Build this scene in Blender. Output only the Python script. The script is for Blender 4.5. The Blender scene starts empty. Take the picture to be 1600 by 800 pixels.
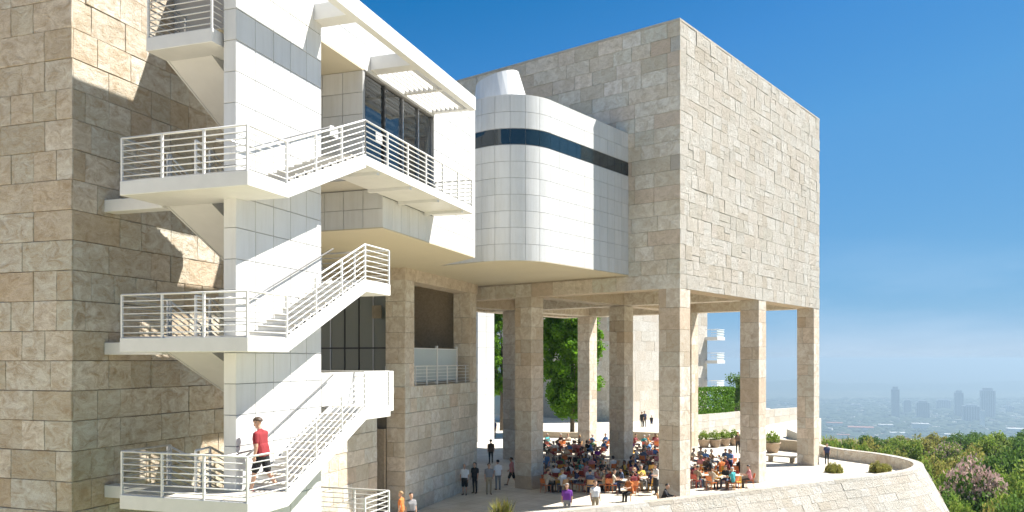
import bpy, bmesh, math, random
import numpy as np
from mathutils import Vector, Matrix
R = math.radians
rnd = random.Random(7)
sc = bpy.context.scene
COL = sc.collection

# ------------------------------------------------------------------ camera
HC = 7.6                      # camera height above the cafe terrace
cd = bpy.data.cameras.new('camera'); cam = bpy.data.objects.new('camera', cd); COL.objects.link(cam)
cam.location = (0, 0, HC); cam.rotation_euler = (R(90), 0, 0)
cd.sensor_fit = 'HORIZONTAL'; cd.sensor_width = 36; cd.lens = 28.8
cd.shift_y = (562 - 400) / 1600
cd.clip_start = 0.1; cd.clip_end = 60000
sc.camera = cam
# ------------------------------------------------------------------ sky, sun, exposure
SUN_AZ, SUN_EL = 79.0, 52.0   # azimuth measured from +Y towards +X
w = bpy.data.worlds.new('World'); sc.world = w; w.use_nodes = True
nt = w.node_tree; nt.nodes.clear()
wo = nt.nodes.new('ShaderNodeOutputWorld'); wb = nt.nodes.new('ShaderNodeBackground')
sky = nt.nodes.new('ShaderNodeTexSky'); sky.sky_type = 'NISHITA'; sky.sun_disc = False
sky.sun_elevation = R(SUN_EL); sky.sun_rotation = R(SUN_AZ)
sky.altitude = 2000; sky.air_density = 0.7; sky.dust_density = 0.0; sky.ozone_density = 6.0
# colour response of the photograph (deep polarised blue), the same for the whole sky
m1 = nt.nodes.new('ShaderNodeVectorMath'); m1.operation = 'SCALE'; m1.inputs['Scale'].default_value = 0.1
hs = nt.nodes.new('ShaderNodeVectorMath'); hs.operation = 'SCALE'; hs.inputs['Scale'].default_value = 5.8
cv = nt.nodes.new('ShaderNodeRGBCurve'); cm = cv.mapping; cm.use_clip = False; cm.extend = 'HORIZONTAL'
for ch, pts in enumerate(([(0, 0), (.06, .005), (.081, .031), (.105, .052), (.21, .094), (.55, .215), (1, .33)],
                          [(0, 0), (.115, .083), (.16, .138), (.20, .170), (.39, .222), (.73, .290), (1, .34)],
                          [(0, 0), (.27, .240), (.35, .325), (.43, .350), (.69, .367), (.81, .374), (1, .40)])):
    c = cm.curves[ch]
    while len(c.points) < len(pts): c.points.new(.5, .5)
    for p_, (x_, y_) in zip(c.points, pts): p_.location = (x_, y_); p_.handle_type = 'VECTOR'
cm.update()
nt.links.new(sky.outputs[0], m1.inputs[0]); nt.links.new(m1.outputs[0], cv.inputs['Color']); nt.links.new(cv.outputs[0], hs.inputs[0])
# thin high cloud veils
tc = nt.nodes.new('ShaderNodeTexCoord'); mp = nt.nodes.new('ShaderNodeMapping')
mp.inputs['Scale'].default_value = (2.2, 2.2, 11.0)
nz = nt.nodes.new('ShaderNodeTexNoise'); nz.inputs['Scale'].default_value = 1.6; nz.inputs['Detail'].default_value = 6
rp = nt.nodes.new('ShaderNodeValToRGB')
rp.color_ramp.elements[0].position = 0.50; rp.color_ramp.elements[0].color = (0, 0, 0, 1)
rp.color_ramp.elements[1].position = 0.80; rp.color_ramp.elements[1].color = (0.22, 0.22, 0.22, 1)
sx = nt.nodes.new('ShaderNodeSeparateXYZ')
mr = nt.nodes.new('ShaderNodeMapRange'); mr.inputs['From Min'].default_value = 0.16; mr.inputs['From Max'].default_value = 0.02
mu = nt.nodes.new('ShaderNodeMath'); mu.operation = 'MULTIPLY'
mx = nt.nodes.new('ShaderNodeMix'); mx.data_type = 'RGBA'
mx.inputs['B'].default_value = (2.9, 3.2, 3.7, 1)
nt.links.new(tc.outputs['Generated'], mp.inputs['Vector']); nt.links.new(mp.outputs[0], nz.inputs['Vector'])
nt.links.new(nz.outputs['Fac'], rp.inputs['Fac']); nt.links.new(tc.outputs['Generated'], sx.inputs[0])
nt.links.new(sx.outputs['Z'], mr.inputs['Value']); nt.links.new(rp.outputs['Color'], mu.inputs[0]); nt.links.new(mr.outputs[0], mu.inputs[1])
nt.links.new(mu.outputs[0], mx.inputs['Factor']); nt.links.new(hs.outputs[0], mx.inputs['A'])
nt.links.new(mx.outputs['Result'], wb.inputs['Color'])
wb.inputs['Strength'].default_value = 0.10
nt.links.new(wb.outputs[0], wo.inputs['Surface'])
sd = bpy.data.lights.new('sun', 'SUN'); sun = bpy.data.objects.new('sun', sd); COL.objects.link(sun)
sd.energy = 3.3; sd.angle = R(0.53); sd.color = (1.0, 0.95, 0.87)
tosun = Vector((math.sin(R(SUN_AZ)) * math.cos(R(SUN_EL)), math.cos(R(SUN_AZ)) * math.cos(R(SUN_EL)), math.sin(R(SUN_EL))))
sun.rotation_euler = (-tosun).to_track_quat('-Z', 'Y').to_euler(); sun.location = tosun * 200
vs = sc.view_settings; vs.view_transform = 'Standard'; vs.look = 'None'; vs.gamma = 1.0; vs.use_curve_mapping = False
vs.exposure = 1.85
sc.render.engine = 'CYCLES'
cy = sc.cycles; cy.use_denoising = True; cy.adaptive_threshold = 0.02; cy.max_bounces = 7; cy.diffuse_bounces = 4; cy.glossy_bounces = 3
cy.transmission_bounces = 4; cy.transparent_max_bounces = 8; cy.volume_bounces = 0; cy.caustics_reflective = False; cy.caustics_refractive = False
try: cy.denoiser = 'OPENIMAGEDENOISE'
except Exception: pass

# ------------------------------------------------------------------ materials
MATS = {}
def newmat(name):
    m = bpy.data.materials.new(name); m.use_nodes = True; n = m.node_tree; n.nodes.clear()
    o = n.nodes.new('ShaderNodeOutputMaterial'); b = n.nodes.new('ShaderNodeBsdfPrincipled'); n.links.new(b.outputs[0], o.inputs[0])
    return m, n, b, o
def piece_random(n):
    """one random number per object and per loose piece of a joined mesh"""
    oi = n.nodes.new('ShaderNodeObjectInfo'); g = n.nodes.new('ShaderNodeNewGeometry')
    a = n.nodes.new('ShaderNodeMath'); a.operation = 'ADD'; f = n.nodes.new('ShaderNodeMath'); f.operation = 'FRACT'
    n.links.new(oi.outputs['Random'], a.inputs[0]); n.links.new(g.outputs['Random Per Island'], a.inputs[1]); n.links.new(a.outputs[0], f.inputs[0])
    return f.outputs[0]
def offset_coords(n, rv, scale=(1, 1, 1)):
    t = n.nodes.new('ShaderNodeTexCoord'); m = n.nodes.new('ShaderNodeVectorMath'); m.operation = 'SCALE'
    m.inputs[0].default_value = (71.3, 37.7, 53.9); n.links.new(rv, m.inputs['Scale'])
    a = n.nodes.new('ShaderNodeVectorMath'); a.operation = 'ADD'
    n.links.new(t.outputs['Object'], a.inputs[0]); n.links.new(m.outputs[0], a.inputs[1])
    mp = n.nodes.new('ShaderNodeMapping'); mp.inputs['Scale'].default_value = scale; n.links.new(a.outputs[0], mp.inputs['Vector'])
    return mp.outputs[0]
def noise(n, vec, scale, detail=5, rough=0.6, dist=0.0):
    z = n.nodes.new('ShaderNodeTexNoise'); z.inputs['Scale'].default_value = scale; z.inputs['Detail'].default_value = detail
    z.inputs['Roughness'].default_value = rough; z.inputs['Distortion'].default_value = dist
    if vec is not None: n.links.new(vec, z.inputs['Vector'])
    return z.outputs['Fac']
def ramp(n, fac, stops):
    r = n.nodes.new('ShaderNodeValToRGB'); e = r.color_ramp.elements
    while len(e) < len(stops): e.new(0.5)
    for i, (p, c) in enumerate(stops): e[i].position = p; e[i].color = (*c, 1)
    n.links.new(fac, r.inputs['Fac']); return r.outputs['Color']
def mix(n, f, a, b, mode='MIX'):
    x = n.nodes.new('ShaderNodeMix'); x.data_type = 'RGBA'; x.blend_type = mode
    for s, k in ((f, 'Factor'), (a, 'A'), (b, 'B')):
        if isinstance(s, (int, float)): x.inputs[k].default_value = s
        elif isinstance(s, tuple): x.inputs[k].default_value = (*s, 1)
        else: n.links.new(s, x.inputs[k])
    return x.outputs['Result']
def bump(n, b, h, strength, dist):
    u = n.nodes.new('ShaderNodeBump'); u.inputs['Strength'].default_value = strength; u.inputs['Distance'].default_value = dist
    n.links.new(h, u.inputs['Height']); n.links.new(u.outputs[0], b.inputs['Normal'])
def stone(name, tones, vein, spot, bstr=0.6, bdist=0.03, amount=0.55, stretch=(1, 1, 1)):
    m, n, b, o = newmat(name); rv = piece_random(n)
    base = ramp(n, rv, [(i / (len(tones) - 1), t) for i, t in enumerate(tones)])
    v = offset_coords(n, rv, stretch)
    f1 = noise(n, v, 2.4, 9, 0.72, 0.9); f2 = noise(n, v, 8.0, 6, 0.75, 0.3); f3 = noise(n, v, 30.0, 4, 0.7)
    c1 = ramp(n, f1, [(0.40, (0, 0, 0)), (0.66, (1, 1, 1))]); c2 = ramp(n, f2, [(0.52, (0, 0, 0)), (0.72, (1, 1, 1))])
    s1 = n.nodes.new('ShaderNodeMath'); s1.operation = 'MULTIPLY'; n.links.new(c1, s1.inputs[0]); s1.inputs[1].default_value = amount
    s2 = n.nodes.new('ShaderNodeMath'); s2.operation = 'MULTIPLY'; n.links.new(c2, s2.inputs[0]); s2.inputs[1].default_value = amount * 0.6
    c = mix(n, s1.outputs[0], base, vein); c = mix(n, s2.outputs[0], c, spot)
    pits = ramp(n, f3, [(0.30, (0.72, 0.70, 0.66)), (0.44, (1, 1, 1))])
    c = mix(n, 1.0, c, pits, 'MULTIPLY')
    n.links.new(c, b.inputs['Base Color']); b.inputs['Roughness'].default_value = 0.88
    h = n.nodes.new('ShaderNodeMath'); h.operation = 'ADD'; n.links.new(f1, h.inputs[0]); n.links.new(f2, h.inputs[1])
    bump(n, b, h.outputs[0], bstr, bdist)
    MATS[name] = m; return m
def plain(name, col, rough=0.5, metal=0.0, var=0.0, grain=0.0, gscale=8.0, bstr=0.0, coat=0.0):
    m, n, b, o = newmat(name); b.inputs['Roughness'].default_value = rough; b.inputs['Metallic'].default_value = metal
    if coat: b.inputs['Coat Weight'].default_value = coat
    b.inputs['Base Color'].default_value = (*col, 1)
    if var or grain or bstr:
        rv = piece_random(n); v = offset_coords(n, rv); f = noise(n, v, gscale, 6, 0.65)
        d = tuple(max(0, x * (1 - var)) for x in col); l = tuple(min(1, x * (1 + var)) for x in col)
        c = ramp(n, rv, [(0, d), (1, l)])
        g = ramp(n, f, [(0.3, (1 - grain,) * 3), (0.7, (1, 1, 1))]); c = mix(n, 1.0, c, g, 'MULTIPLY')
        n.links.new(c, b.inputs['Base Color'])
        if bstr: bump(n, b, f, bstr, 0.01)
    MATS[name] = m; return m
stone('honey', [(.50, .41, .29), (.70, .65, .56), (.57, .56, .48), (.73, .68, .59), (.55, .455, .34), (.62, .61, .54), (.69, .605, .49), (.50, .46, .37), (.66, .60, .48)],
      (.36, .26, .155), (.45, .36, .25), 0.8, 0.06, 0.85, (1, 1, 1.5))
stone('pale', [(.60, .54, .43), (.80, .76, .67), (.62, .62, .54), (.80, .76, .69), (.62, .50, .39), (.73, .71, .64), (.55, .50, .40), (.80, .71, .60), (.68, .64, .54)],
      (.46, .38, .27), (.52, .46, .35), 1.0, 0.07, 0.75)  # mostly shaded faces; base kept lighter than the sunlit stone to lift shade
stone('cleft_dimmed', [(.46, .435, .375), (.56, .545, .50), (.50, .465, .40), (.57, .55, .505), (.45, .405, .335), (.54, .50, .44), (.555, .545, .505), (.48, .46, .41), (.52, .47, .405)],
      (.41, .355, .28), (.44, .405, .345), 1.0, 0.085, 0.55)  # sunlit faces; base colour dimmed below the stone of the shaded faces
stone('column_stone', [(.52, .43, .32), (.76, .71, .62), (.60, .58, .50), (.78, .73, .65), (.56, .45, .33), (.70, .66, .58), (.50, .44, .35), (.76, .66, .55), (.66, .60, .50)],
      (.42, .32, .22), (.49, .41, .31), 0.8, 0.05, 0.8)
plain('joint', (.16, .135, .10), 0.95, grain=0.3)
plain('pale_joint', (.54, .51, .45), 0.95, grain=0.3)
def enamel():
    m, n, b, o = newmat('enamel'); rv = piece_random(n); v = offset_coords(n, rv, (5, 5, 0.35)); f = noise(n, v, 1.0, 6, 0.65)
    v2 = offset_coords(n, rv); f2 = noise(n, v2, 0.9, 4, 0.6)
    c = ramp(n, rv, [(0, (.625, .635, .635)), (.5, (.665, .67, .665)), (1, (.70, .705, .70))])
    c = mix(n, 1.0, c, ramp(n, f, [(0.28, (.90, .89, .87)), (0.55, (1, 1, 1))]), 'MULTIPLY'); c = mix(n, 1.0, c, ramp(n, f2, [(0.3, (.94, .94, .93)), (0.65, (1, 1, 1))]), 'MULTIPLY')
    n.links.new(c, b.inputs['Base Color']); b.inputs['Roughness'].default_value = 0.36; bump(n, b, f2, 0.05, 0.02); MATS['enamel'] = m
enamel()
plain('enamel_joint', (.30, .305, .31), 0.8)
plain('white_paint', (.69, .69, .675), 0.42, grain=0.09, gscale=2.0)
plain('soffit', (.58, .525, .40), 0.7, grain=0.05, gscale=0.7)
plain('tread', (.55, .52, .46), 0.8, var=0.06, grain=0.15)
plain('dark_metal', (.045, .045, .045), 0.5)
plain('steel', (.45, .45, .45), 0.35, 0.9)
plain('brown_panel', (.46, .36, .25), 0.6, grain=0.3)
plain('grey_panel', (.52, .47, .44), 0.6, grain=0.1)
plain('sign_white', (.8, .8, .8), 0.5)
plain('interior', (.05, .05, .048), 0.8)
plain('trunk', (.14, .11, .08), 0.9, grain=0.5, gscale=14, bstr=0.6)
plain('pot', (.36, .27, .19), 0.85, var=0.15, grain=0.25)
plain('table_top', (.62, .58, .50), 0.4, var=0.1)
plain('bench_stone', (.42, .35, .26), 0.85, var=0.1, grain=0.25)
for k, c in dict(chair_orange=(.55, .15, .03), chair_red=(.38, .055, .03), chair_yellow=(.62, .33, .04), chair_tan=(.42, .23, .10)).items(): plain(k, c, 0.45, var=0.12)
def glass(name, col, rough=0.05, spec=0.5):
    m, n, b, o = newmat(name); b.inputs['Base Color'].default_value = (*col, 1); b.inputs['Roughness'].default_value = rough
    b.inputs['IOR'].default_value = 1.5; b.inputs['Specular IOR Level'].default_value = spec; b.inputs['Coat Weight'].default_value = 0.5
    v = n.nodes.new('ShaderNodeTexCoord'); f = noise(n, v.outputs['Object'], 0.9, 2); bump(n, b, f, 0.04, 0.05)
    MATS[name] = m
glass('dark_glass', (.018, .022, .024)); glass('strip_glass', (.01, .022, .03)); glass('blue_glass', (.25, .36, .40), 0.12)
glass('hall_glass', (.22, .235, .20), 0.08)
def screen_glass():
    m, n, b, o = newmat('screen_glass'); b.inputs['Base Color'].default_value = (.62, .70, .72, 1); b.inputs['Roughness'].default_value = 0.2
    t = n.nodes.new('ShaderNodeBsdfTransparent'); t.inputs[0].default_value = (.9, .95, .95, 1); s = n.nodes.new('ShaderNodeMixShader'); s.inputs[0].default_value = 0.75
    n.links.new(t.outputs[0], s.inputs[1]); n.links.new(b.outputs[0], s.inputs[2]); n.links.new(s.outputs[0], o.inputs[0]); MATS['screen_glass'] = m
screen_glass()
def leafmat(name, tones, trans=0.35):
    m, n, b, o = newmat(name); rv = piece_random(n)
    c = ramp(n, rv, [(i / (len(tones) - 1), t) for i, t in enumerate(tones)])
    n.links.new(c, b.inputs['Base Color']); b.inputs['Roughness'].default_value = 0.6; b.inputs['Specular IOR Level'].default_value = 0.15
    t = n.nodes.new('ShaderNodeBsdfTranslucent'); n.links.new(c, t.inputs['Color'])
    s = n.nodes.new('ShaderNodeMixShader'); s.inputs[0].default_value = trans
    n.links.new(b.outputs[0], s.inputs[1]); n.links.new(t.outputs[0], s.inputs[2]); n.links.new(s.outputs[0], o.inputs[0]); MATS[name] = m
leafmat('leaf_bright', [(.10, .24, .014), (.19, .36, .026), (.14, .30, .02), (.08, .19, .013)], 0.5)
leafmat('leaf_hedge', [(.08, .18, .014), (.12, .24, .022), (.10, .21, .018)], 0.3)
leafmat('leaf_scrub', [(0.144, 0.245, 0.031), (0.259, 0.345, 0.057), (0.187, 0.287, 0.043), (0.331, 0.359, 0.079)], 0.4)
leafmat('leaf_olive', [(0.235, 0.276, 0.055), (0.331, 0.345, 0.083), (0.373, 0.317, 0.090), (0.262, 0.248, 0.062)], 0.4)
leafmat('leaf_dark', [(0.081, 0.161, 0.025), (0.145, 0.241, 0.045), (0.105, 0.201, 0.036)], 0.35)
leafmat('leaf_yucca', [(.16, .17, .04), (.24, .22, .06), (.12, .14, .03)], 0.25)
leafmat('petal', [(0.529, 0.356, 0.333), (0.632, 0.460, 0.425), (0.460, 0.310, 0.276), (0.575, 0.448, 0.380)], 0.3)
leafmat('far_leaf', [(.022, .045, .015), (.035, .06, .02), (.05, .07, .028)], 0.0)
plain('skin', (.52, .31, .21), 0.55); plain('skin_dark', (.20, .105, .06), 0.55)
plain('hair_brown', (.06, .035, .02), 0.6); plain('hair_black', (.015, .013, .012), 0.5); plain('hair_grey', (.4, .38, .36), 0.6); plain('hair_fair', (.32, .21, .10), 0.6)
CLOTH = dict(red=(.27, .022, .028), white=(.78, .78, .77), black=(.018, .018, .02), navy=(.02, .03, .09), purple=(.16, .03, .30), orange=(.65, .20, .05),
             blue=(.09, .22, .48), teal=(.05, .34, .36), pink=(.62, .25, .26), grey=(.25, .25, .26), khaki=(.38, .31, .20), green=(.08, .22, .09),
             maroon=(.20, .03, .035), denim=(.09, .13, .22), yellow=(.62, .45, .08), beige=(.55, .47, .36), brown=(.11, .07, .045))
for k, c in CLOTH.items(): plain('cloth_' + k, c, 0.85, grain=0.15, gscale=9)
CLOTHRED = MATS['cloth_red']

def paving():
    m, n, b, o = newmat('paving'); t = n.nodes.new('ShaderNodeTexCoord')
    br = n.nodes.new('ShaderNodeTexBrick'); br.offset = 0.0; br.inputs['Scale'].default_value = 1.0
    br.inputs['Brick Width'].default_value = 0.762; br.inputs['Row Height'].default_value = 0.762; br.inputs['Mortar Size'].default_value = 0.008
    br.inputs['Color1'].default_value = (.66, .62, .53, 1); br.inputs['Color2'].default_value = (.71, .67, .58, 1); br.inputs['Mortar'].default_value = (.30, .27, .22, 1)
    mp = n.nodes.new('ShaderNodeMapping'); mp.inputs['Rotation'].default_value = (0, 0, R(38)); n.links.new(t.outputs['Object'], mp.inputs[0]); n.links.new(mp.outputs[0], br.inputs['Vector'])
    f = noise(n, t.outputs['Object'], 0.5, 7, 0.65); g = ramp(n, f, [(0.35, (.82, .80, .76)), (0.65, (1, 1, 1))])
    n.links.new(mix(n, 1.0, br.outputs['Color'], g, 'MULTIPLY'), b.inputs['Base Color']); b.inputs['Roughness'].default_value = 0.75
    MATS['paving'] = m
paving()
plain('courtyard', (.80, .70, .54), 0.85, grain=0.15, gscale=0.6)
def groundmat():
    m, n, b, o = newmat('ground'); t = n.nodes.new('ShaderNodeTexCoord')
    f = noise(n, t.outputs['Object'], 0.15, 8, 0.7); c = ramp(n, f, [(0.3, (.10, .10, .035)), (0.5, (.16, .135, .06)), (0.7, (.07, .085, .025))])
    f2 = noise(n, t.outputs['Object'], 0.0022, 9, 0.72); c2 = ramp(n, f2, [(0.36, (.05, .075, .035)), (0.52, (.085, .105, .055)), (0.62, (.20, .20, .15)), (0.7, (.07, .09, .045))])
    s = n.nodes.new('ShaderNodeSeparateXYZ'); n.links.new(t.outputs['Object'], s.inputs[0])
    k = n.nodes.new('ShaderNodeMapRange'); k.inputs['From Min'].default_value = -100; k.inputs['From Max'].default_value = -300; n.links.new(s.outputs['Z'], k.inputs['Value'])
    n.links.new(mix(n, k.outputs[0], c, c2), b.inputs['Base Color']); b.inputs['Roughness'].default_value = 0.95
    MATS['ground'] = m
groundmat()
def lawnmat():
    m, n, b, o = newmat('lawn'); t = n.nodes.new('ShaderNodeTexCoord'); f = noise(n, t.outputs['Object'], 6, 8, 0.7)
    n.links.new(ramp(n, f, [(0.3, (.13, .17, .03)), (0.7, (.27, .30, .07))]), b.inputs['Base Color']); b.inputs['Roughness'].default_value = 0.9; MATS['lawn'] = m
lawnmat()
def citymat():
    m, n, b, o = newmat('far_wall'); rv = piece_random(n)
    n.links.new(ramp(n, rv, [(0, (.75, .72, .66)), (.35, (.55, .48, .42)), (.6, (.82, .80, .76)), (.8, (.50, .32, .25)), (1, (.38, .38, .38))]), b.inputs['Base Color'])
    MATS['far_wall'] = m
citymat()
plain('far_tower', (.24, .26, .29), 0.4); plain('far_tower_glass', (.07, .09, .11), 0.2); plain('far_roof', (.42, .17, .11), 0.8); plain('far_white', (.75, .74, .70), 0.7)

# ------------------------------------------------------------------ helpers
def tag(o, label=None, cat=None, group=None, kind=None):
    if label: o['label'] = label
    if cat: o['category'] = cat
    if group: o['group'] = group
    if kind: o['kind'] = kind
    return o
def thing(name, label, cat, loc=(0, 0, 0), rotz=0, group=None):
    o = bpy.data.objects.new(name, None); o.empty_display_size = 0.3; COL.objects.link(o)
    o.location = loc; o.rotation_euler = (0, 0, rotz); return tag(o, label, cat, group)
WM = {}
def world_of(o):
    m = Matrix.LocRotScale(o.location, o.rotation_euler, o.scale)
    if o.parent: return world_of(o.parent) @ o.matrix_parent_inverse @ m
    return m
def adopt(o, parent):
    """parent o, keeping where it stands"""
    if parent is not None:
        o.parent = parent; o.matrix_parent_inverse = world_of(parent).inverted()
    return o
def link(name, me, parent=None, loc=(0, 0, 0), rz=0, rx=0):
    o = bpy.data.objects.new(name, me); COL.objects.link(o); o.location = loc; o.rotation_euler = (rx, 0, rz)
    return adopt(o, parent)
def mesh(name, verts, faces, mat, smooth=False):
    me = bpy.data.meshes.new(name); me.from_pydata([tuple(v) for v in verts], [], faces); me.update()
    bm = bmesh.new(); bm.from_mesh(me); bmesh.ops.recalc_face_normals(bm, faces=bm.faces); bm.to_mesh(me); bm.free()
    if mat: me.materials.append(MATS[mat] if isinstance(mat, str) else mat)
    if smooth: me.polygons.foreach_set('use_smooth', [True] * len(me.polygons))
    return me
def obj(name, verts, faces, mat, parent=None, smooth=False):
    return link(name, mesh(name, verts, faces, mat, smooth), parent)
BOXF = [(0, 1, 2, 3), (4, 7, 6, 5), (0, 4, 5, 1), (1, 5, 6, 2), (2, 6, 7, 3), (3, 7, 4, 0)]
CACHE = {}
def boxverts(x0, x1, y0, y1, z0, z1):
    return [(x0, y0, z0), (x1, y0, z0), (x1, y1, z0), (x0, y1, z0), (x0, y0, z1), (x1, y0, z1), (x1, y1, z1), (x0, y1, z1)]
def box_mesh(dx, dy, dz, mat, bev=0.0):
    k = ('box', round(dx, 3), round(dy, 3), round(dz, 3), mat, bev)
    if k not in CACHE:
        me = mesh('box', boxverts(-dx / 2, dx / 2, -dy / 2, dy / 2, -dz / 2, dz / 2), BOXF, mat)
        if bev:
            bm = bmesh.new(); bm.from_mesh(me); bmesh.ops.bevel(bm, geom=bm.edges[:], offset=min(bev, dx / 3, dy / 3, dz / 3), segments=1, affect='EDGES'); bm.to_mesh(me); bm.free()
        CACHE[k] = me
    return CACHE[k]
class Frame:
    """a: along d (away from camera), e: along n (to the right)"""
    def __init__(s, ox, oy, deg):
        s.o = (ox, oy); s.t = R(deg); s.d = (math.sin(s.t), math.cos(s.t)); s.n = (math.cos(s.t), -math.sin(s.t))
    def pt(s, a, e, z=0.0):
        return Vector((s.o[0] + a * s.d[0] + e * s.n[0], s.o[1] + a * s.d[1] + e * s.n[1], z))
    def box(s, name, a0, a1, e0, e1, z0, z1, mat, parent=None, bev=0.0):
        me = box_mesh(abs(e1 - e0), abs(a1 - a0), abs(z1 - z0), mat, bev)
        return link(name, me, parent, s.pt((a0 + a1) / 2, (e0 + e1) / 2, (z0 + z1) / 2), -s.t)
    def prism(s, name, poly, e0, e1, mat, parent=None):
        """polygon in (a, z) extruded along e"""
        k = len(poly); v = [s.pt(a, e0, z) for a, z in poly] + [s.pt(a, e1, z) for a, z in poly]
        f = [tuple(range(k)), tuple(range(2 * k - 1, k - 1, -1))] + [(i, (i + 1) % k, k + (i + 1) % k, k + i) for i in range(k)]
        return obj(name, v, f, mat, parent)
Z = lambda rel: HC + rel
FT = Frame(-1.64, 36.2, 18.8)     # stair tower, white wing
FC = Frame(8.59, 41.95, 38.0)     # stone pavilion on columns, its near corner at (0,0)
def px(p):
    y = max(p[1], 0.5); return 800 + 1280 * p[0] / y, 562 - 1280 * (p[2] - HC) / y
def poly_slab(name, pts, z0, z1, mat, parent=None):
    k = len(pts); v = [(p[0], p[1], z0) for p in pts] + [(p[0], p[1], z1) for p in pts]
    f = [tuple(range(k - 1, -1, -1)), tuple(range(k, 2 * k))] + [(i, (i + 1) % k, k + (i + 1) % k, k + i) for i in range(k)]
    return obj(name, v, f, mat, parent)
def tube_geo(pts, r, seg=6, cap=True):
    pts = [Vector(p) for p in pts]; V = []; F = []
    for i, p in enumerate(pts):
        rr = r[i] if isinstance(r, (list, tuple)) else r
        d = (pts[min(i + 1, len(pts) - 1)] - pts[max(i - 1, 0)]).normalized()
        up = Vector((0, 0, 1)) if abs(d.z) < 0.9 else Vector((1, 0, 0))
        x = d.cross(up).normalized(); y = x.cross(d).normalized()
        for k in range(seg):
            t = 2 * math.pi * k / seg; V.append(p + (x * math.cos(t) + y * math.sin(t)) * rr)
    for i in range(len(pts) - 1):
        for k in range(seg):
            a = i * seg + k; b = i * seg + (k + 1) % seg; F.append((a, b, b + seg, a + seg))
    if cap: F.append(tuple(range(seg - 1, -1, -1))); F.append(tuple(range((len(pts) - 1) * seg, len(pts) * seg)))
    return V, F
def tube(name, pts, r, mat, parent=None, seg=6):
    V, F = tube_geo(pts, r, seg); return obj(name, V, F, mat, parent, True)

# stone / panel pieces: local x along the wall, z up, outward is -y
def stone_mesh(L, H, D, mat, rough, var, seed):
    k = ('st', round(L, 3), round(H, 3), round(D, 3), mat, rough, var)
    if k not in CACHE:
        r = random.Random(seed * 977 + int(L * 1000) + int(H * 77)); g = 0.003 if mat == 'cleft_dimmed' else 0.007; c = 0.010
        x, h = L / 2 - g, H / 2 - g
        j = lambda: r.uniform(-rough, rough)
        V = [(-x, 0, -h), (x, 0, -h), (x, 0, h), (-x, 0, h)]
        V += [(-x, -D + c, -h), (x, -D + c, -h), (x, -D + c, h), (-x, -D + c, h)]
        nx = max(1, int(L / 0.5)); nz = 2 if H > 0.5 else 1
        idx = {}; F = [(0, 1, 2, 3), (0, 4, 5, 1), (1, 5, 6, 2), (2, 6, 7, 3), (3, 7, 4, 0)]
        for a in range(nx + 1):
            for b in range(nz + 1):
                V.append((-x + c + (2 * x - 2 * c) * a / nx, -D + j(), -h + c + (2 * h - 2 * c) * b / nz)); idx[a, b] = len(V) - 1
        for a in range(nx):
            for b in range(nz): F.append((idx[a, b], idx[a + 1, b], idx[a + 1, b + 1], idx[a, b + 1]))
        F.append((4, 5) + tuple(idx[a, 0] for a in range(nx, -1, -1))); F.append((6, 7) + tuple(idx[a, nz] for a in range(0, nx + 1)))
        F.append((5, 6) + tuple(idx[nx, b] for b in range(nz, -1, -1))); F.append((7, 4) + tuple(idx[0, b] for b in range(0, nz + 1)))
        CACHE[k] = mesh('stone', V, F, mat)
    return CACHE[k]
def course(lo, hi, choices, r):
    """cut [lo, hi] into stone lengths"""
    out = []; x = lo; m = 0.762
    first = True
    while x < hi - 0.02:
        L = r.choice(choices) * m
        if first: L *= r.choice((0.5, 1, 1)); first = False
        if hi - (x + L) < 0.38: L = hi - x
        out.append((x, x + L)); x += L
    return out
def lay(frame, kind, at, lo, hi, z0, rows, h, choices, D, mat, rough, prot, skip=None, seed=1, ztop=None, split=0):
    """kind 'T1': wall at a=at along e; 'T2': wall at e=at along a. returns piece specs"""
    r = random.Random(seed); S = []
    for k in range(rows):
        za = z0 + k * h; zb = za + h
        if ztop is not None and zb > ztop: zb = ztop
        if zb - za < 0.1: continue
        for (x0, x1) in course(lo, hi, choices, r):
            if skip and skip(x1, (za + zb) / 2): continue
            d = D + r.uniform(-prot, prot) + (0.011 if prot > 0.0055 and mat == 'cleft_dimmed' and r.random() < 0.12 else 0)
            if kind == 'T1': loc = frame.pt(at, (x0 + x1) / 2, (za + zb) / 2); rz = -frame.t
            else: loc = frame.pt((x0 + x1) / 2, at, (za + zb) / 2); rz = -frame.t + math.pi / 2
            if split and r.random() < split and zb - za > 0.6:
                f = r.choice((0.4, 0.5, 0.6)); zm = za + (zb - za) * f
                for (z_a, z_b) in ((za, zm), (zm, zb)): S.append((Vector((loc.x, loc.y, (z_a + z_b) / 2)), rz, x1 - x0, z_b - z_a, round((d + r.uniform(-prot, prot)) / 0.01) * 0.01, mat, rough, r.randint(0, 2)))
                continue
            S.append((loc, rz, x1 - x0, zb - za, round(d / 0.01) * 0.01, mat, rough, r.randint(0, 2)))
    return S
def build_pieces(specs, parent, name='stone', limit=300):
    def size(s):
        x, y = px(s[0]); inside = -40 < x < 1640 and -40 < y < 840
        return (s[2] * s[3] / max(s[0].y, 1) ** 2) * (1 if inside else 0.0001)
    specs = sorted(specs, key=size, reverse=True); rest = specs[limit:]
    for (loc, rz, L, H, D, mat, rough, var) in specs[:limit]:
        link(name, stone_mesh(L, H, D, mat, rough, var, var + 1), parent, loc, rz)
    if rest:
        V = []; F = []
        for (loc, rz, L, H, D, mat, rough, var) in rest:
            me = stone_mesh(L, H, D, mat, rough, var, var + 1); M = Matrix.Translation(loc) @ Matrix.Rotation(rz, 4, 'Z'); b = len(V)
            V += [M @ v.co for v in me.vertices]; F += [tuple(b + i for i in p.vertices) for p in me.polygons]
        o = obj(name + '_remainder', V, F, rest[0][5], parent); tag(o, kind='stuff')
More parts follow.
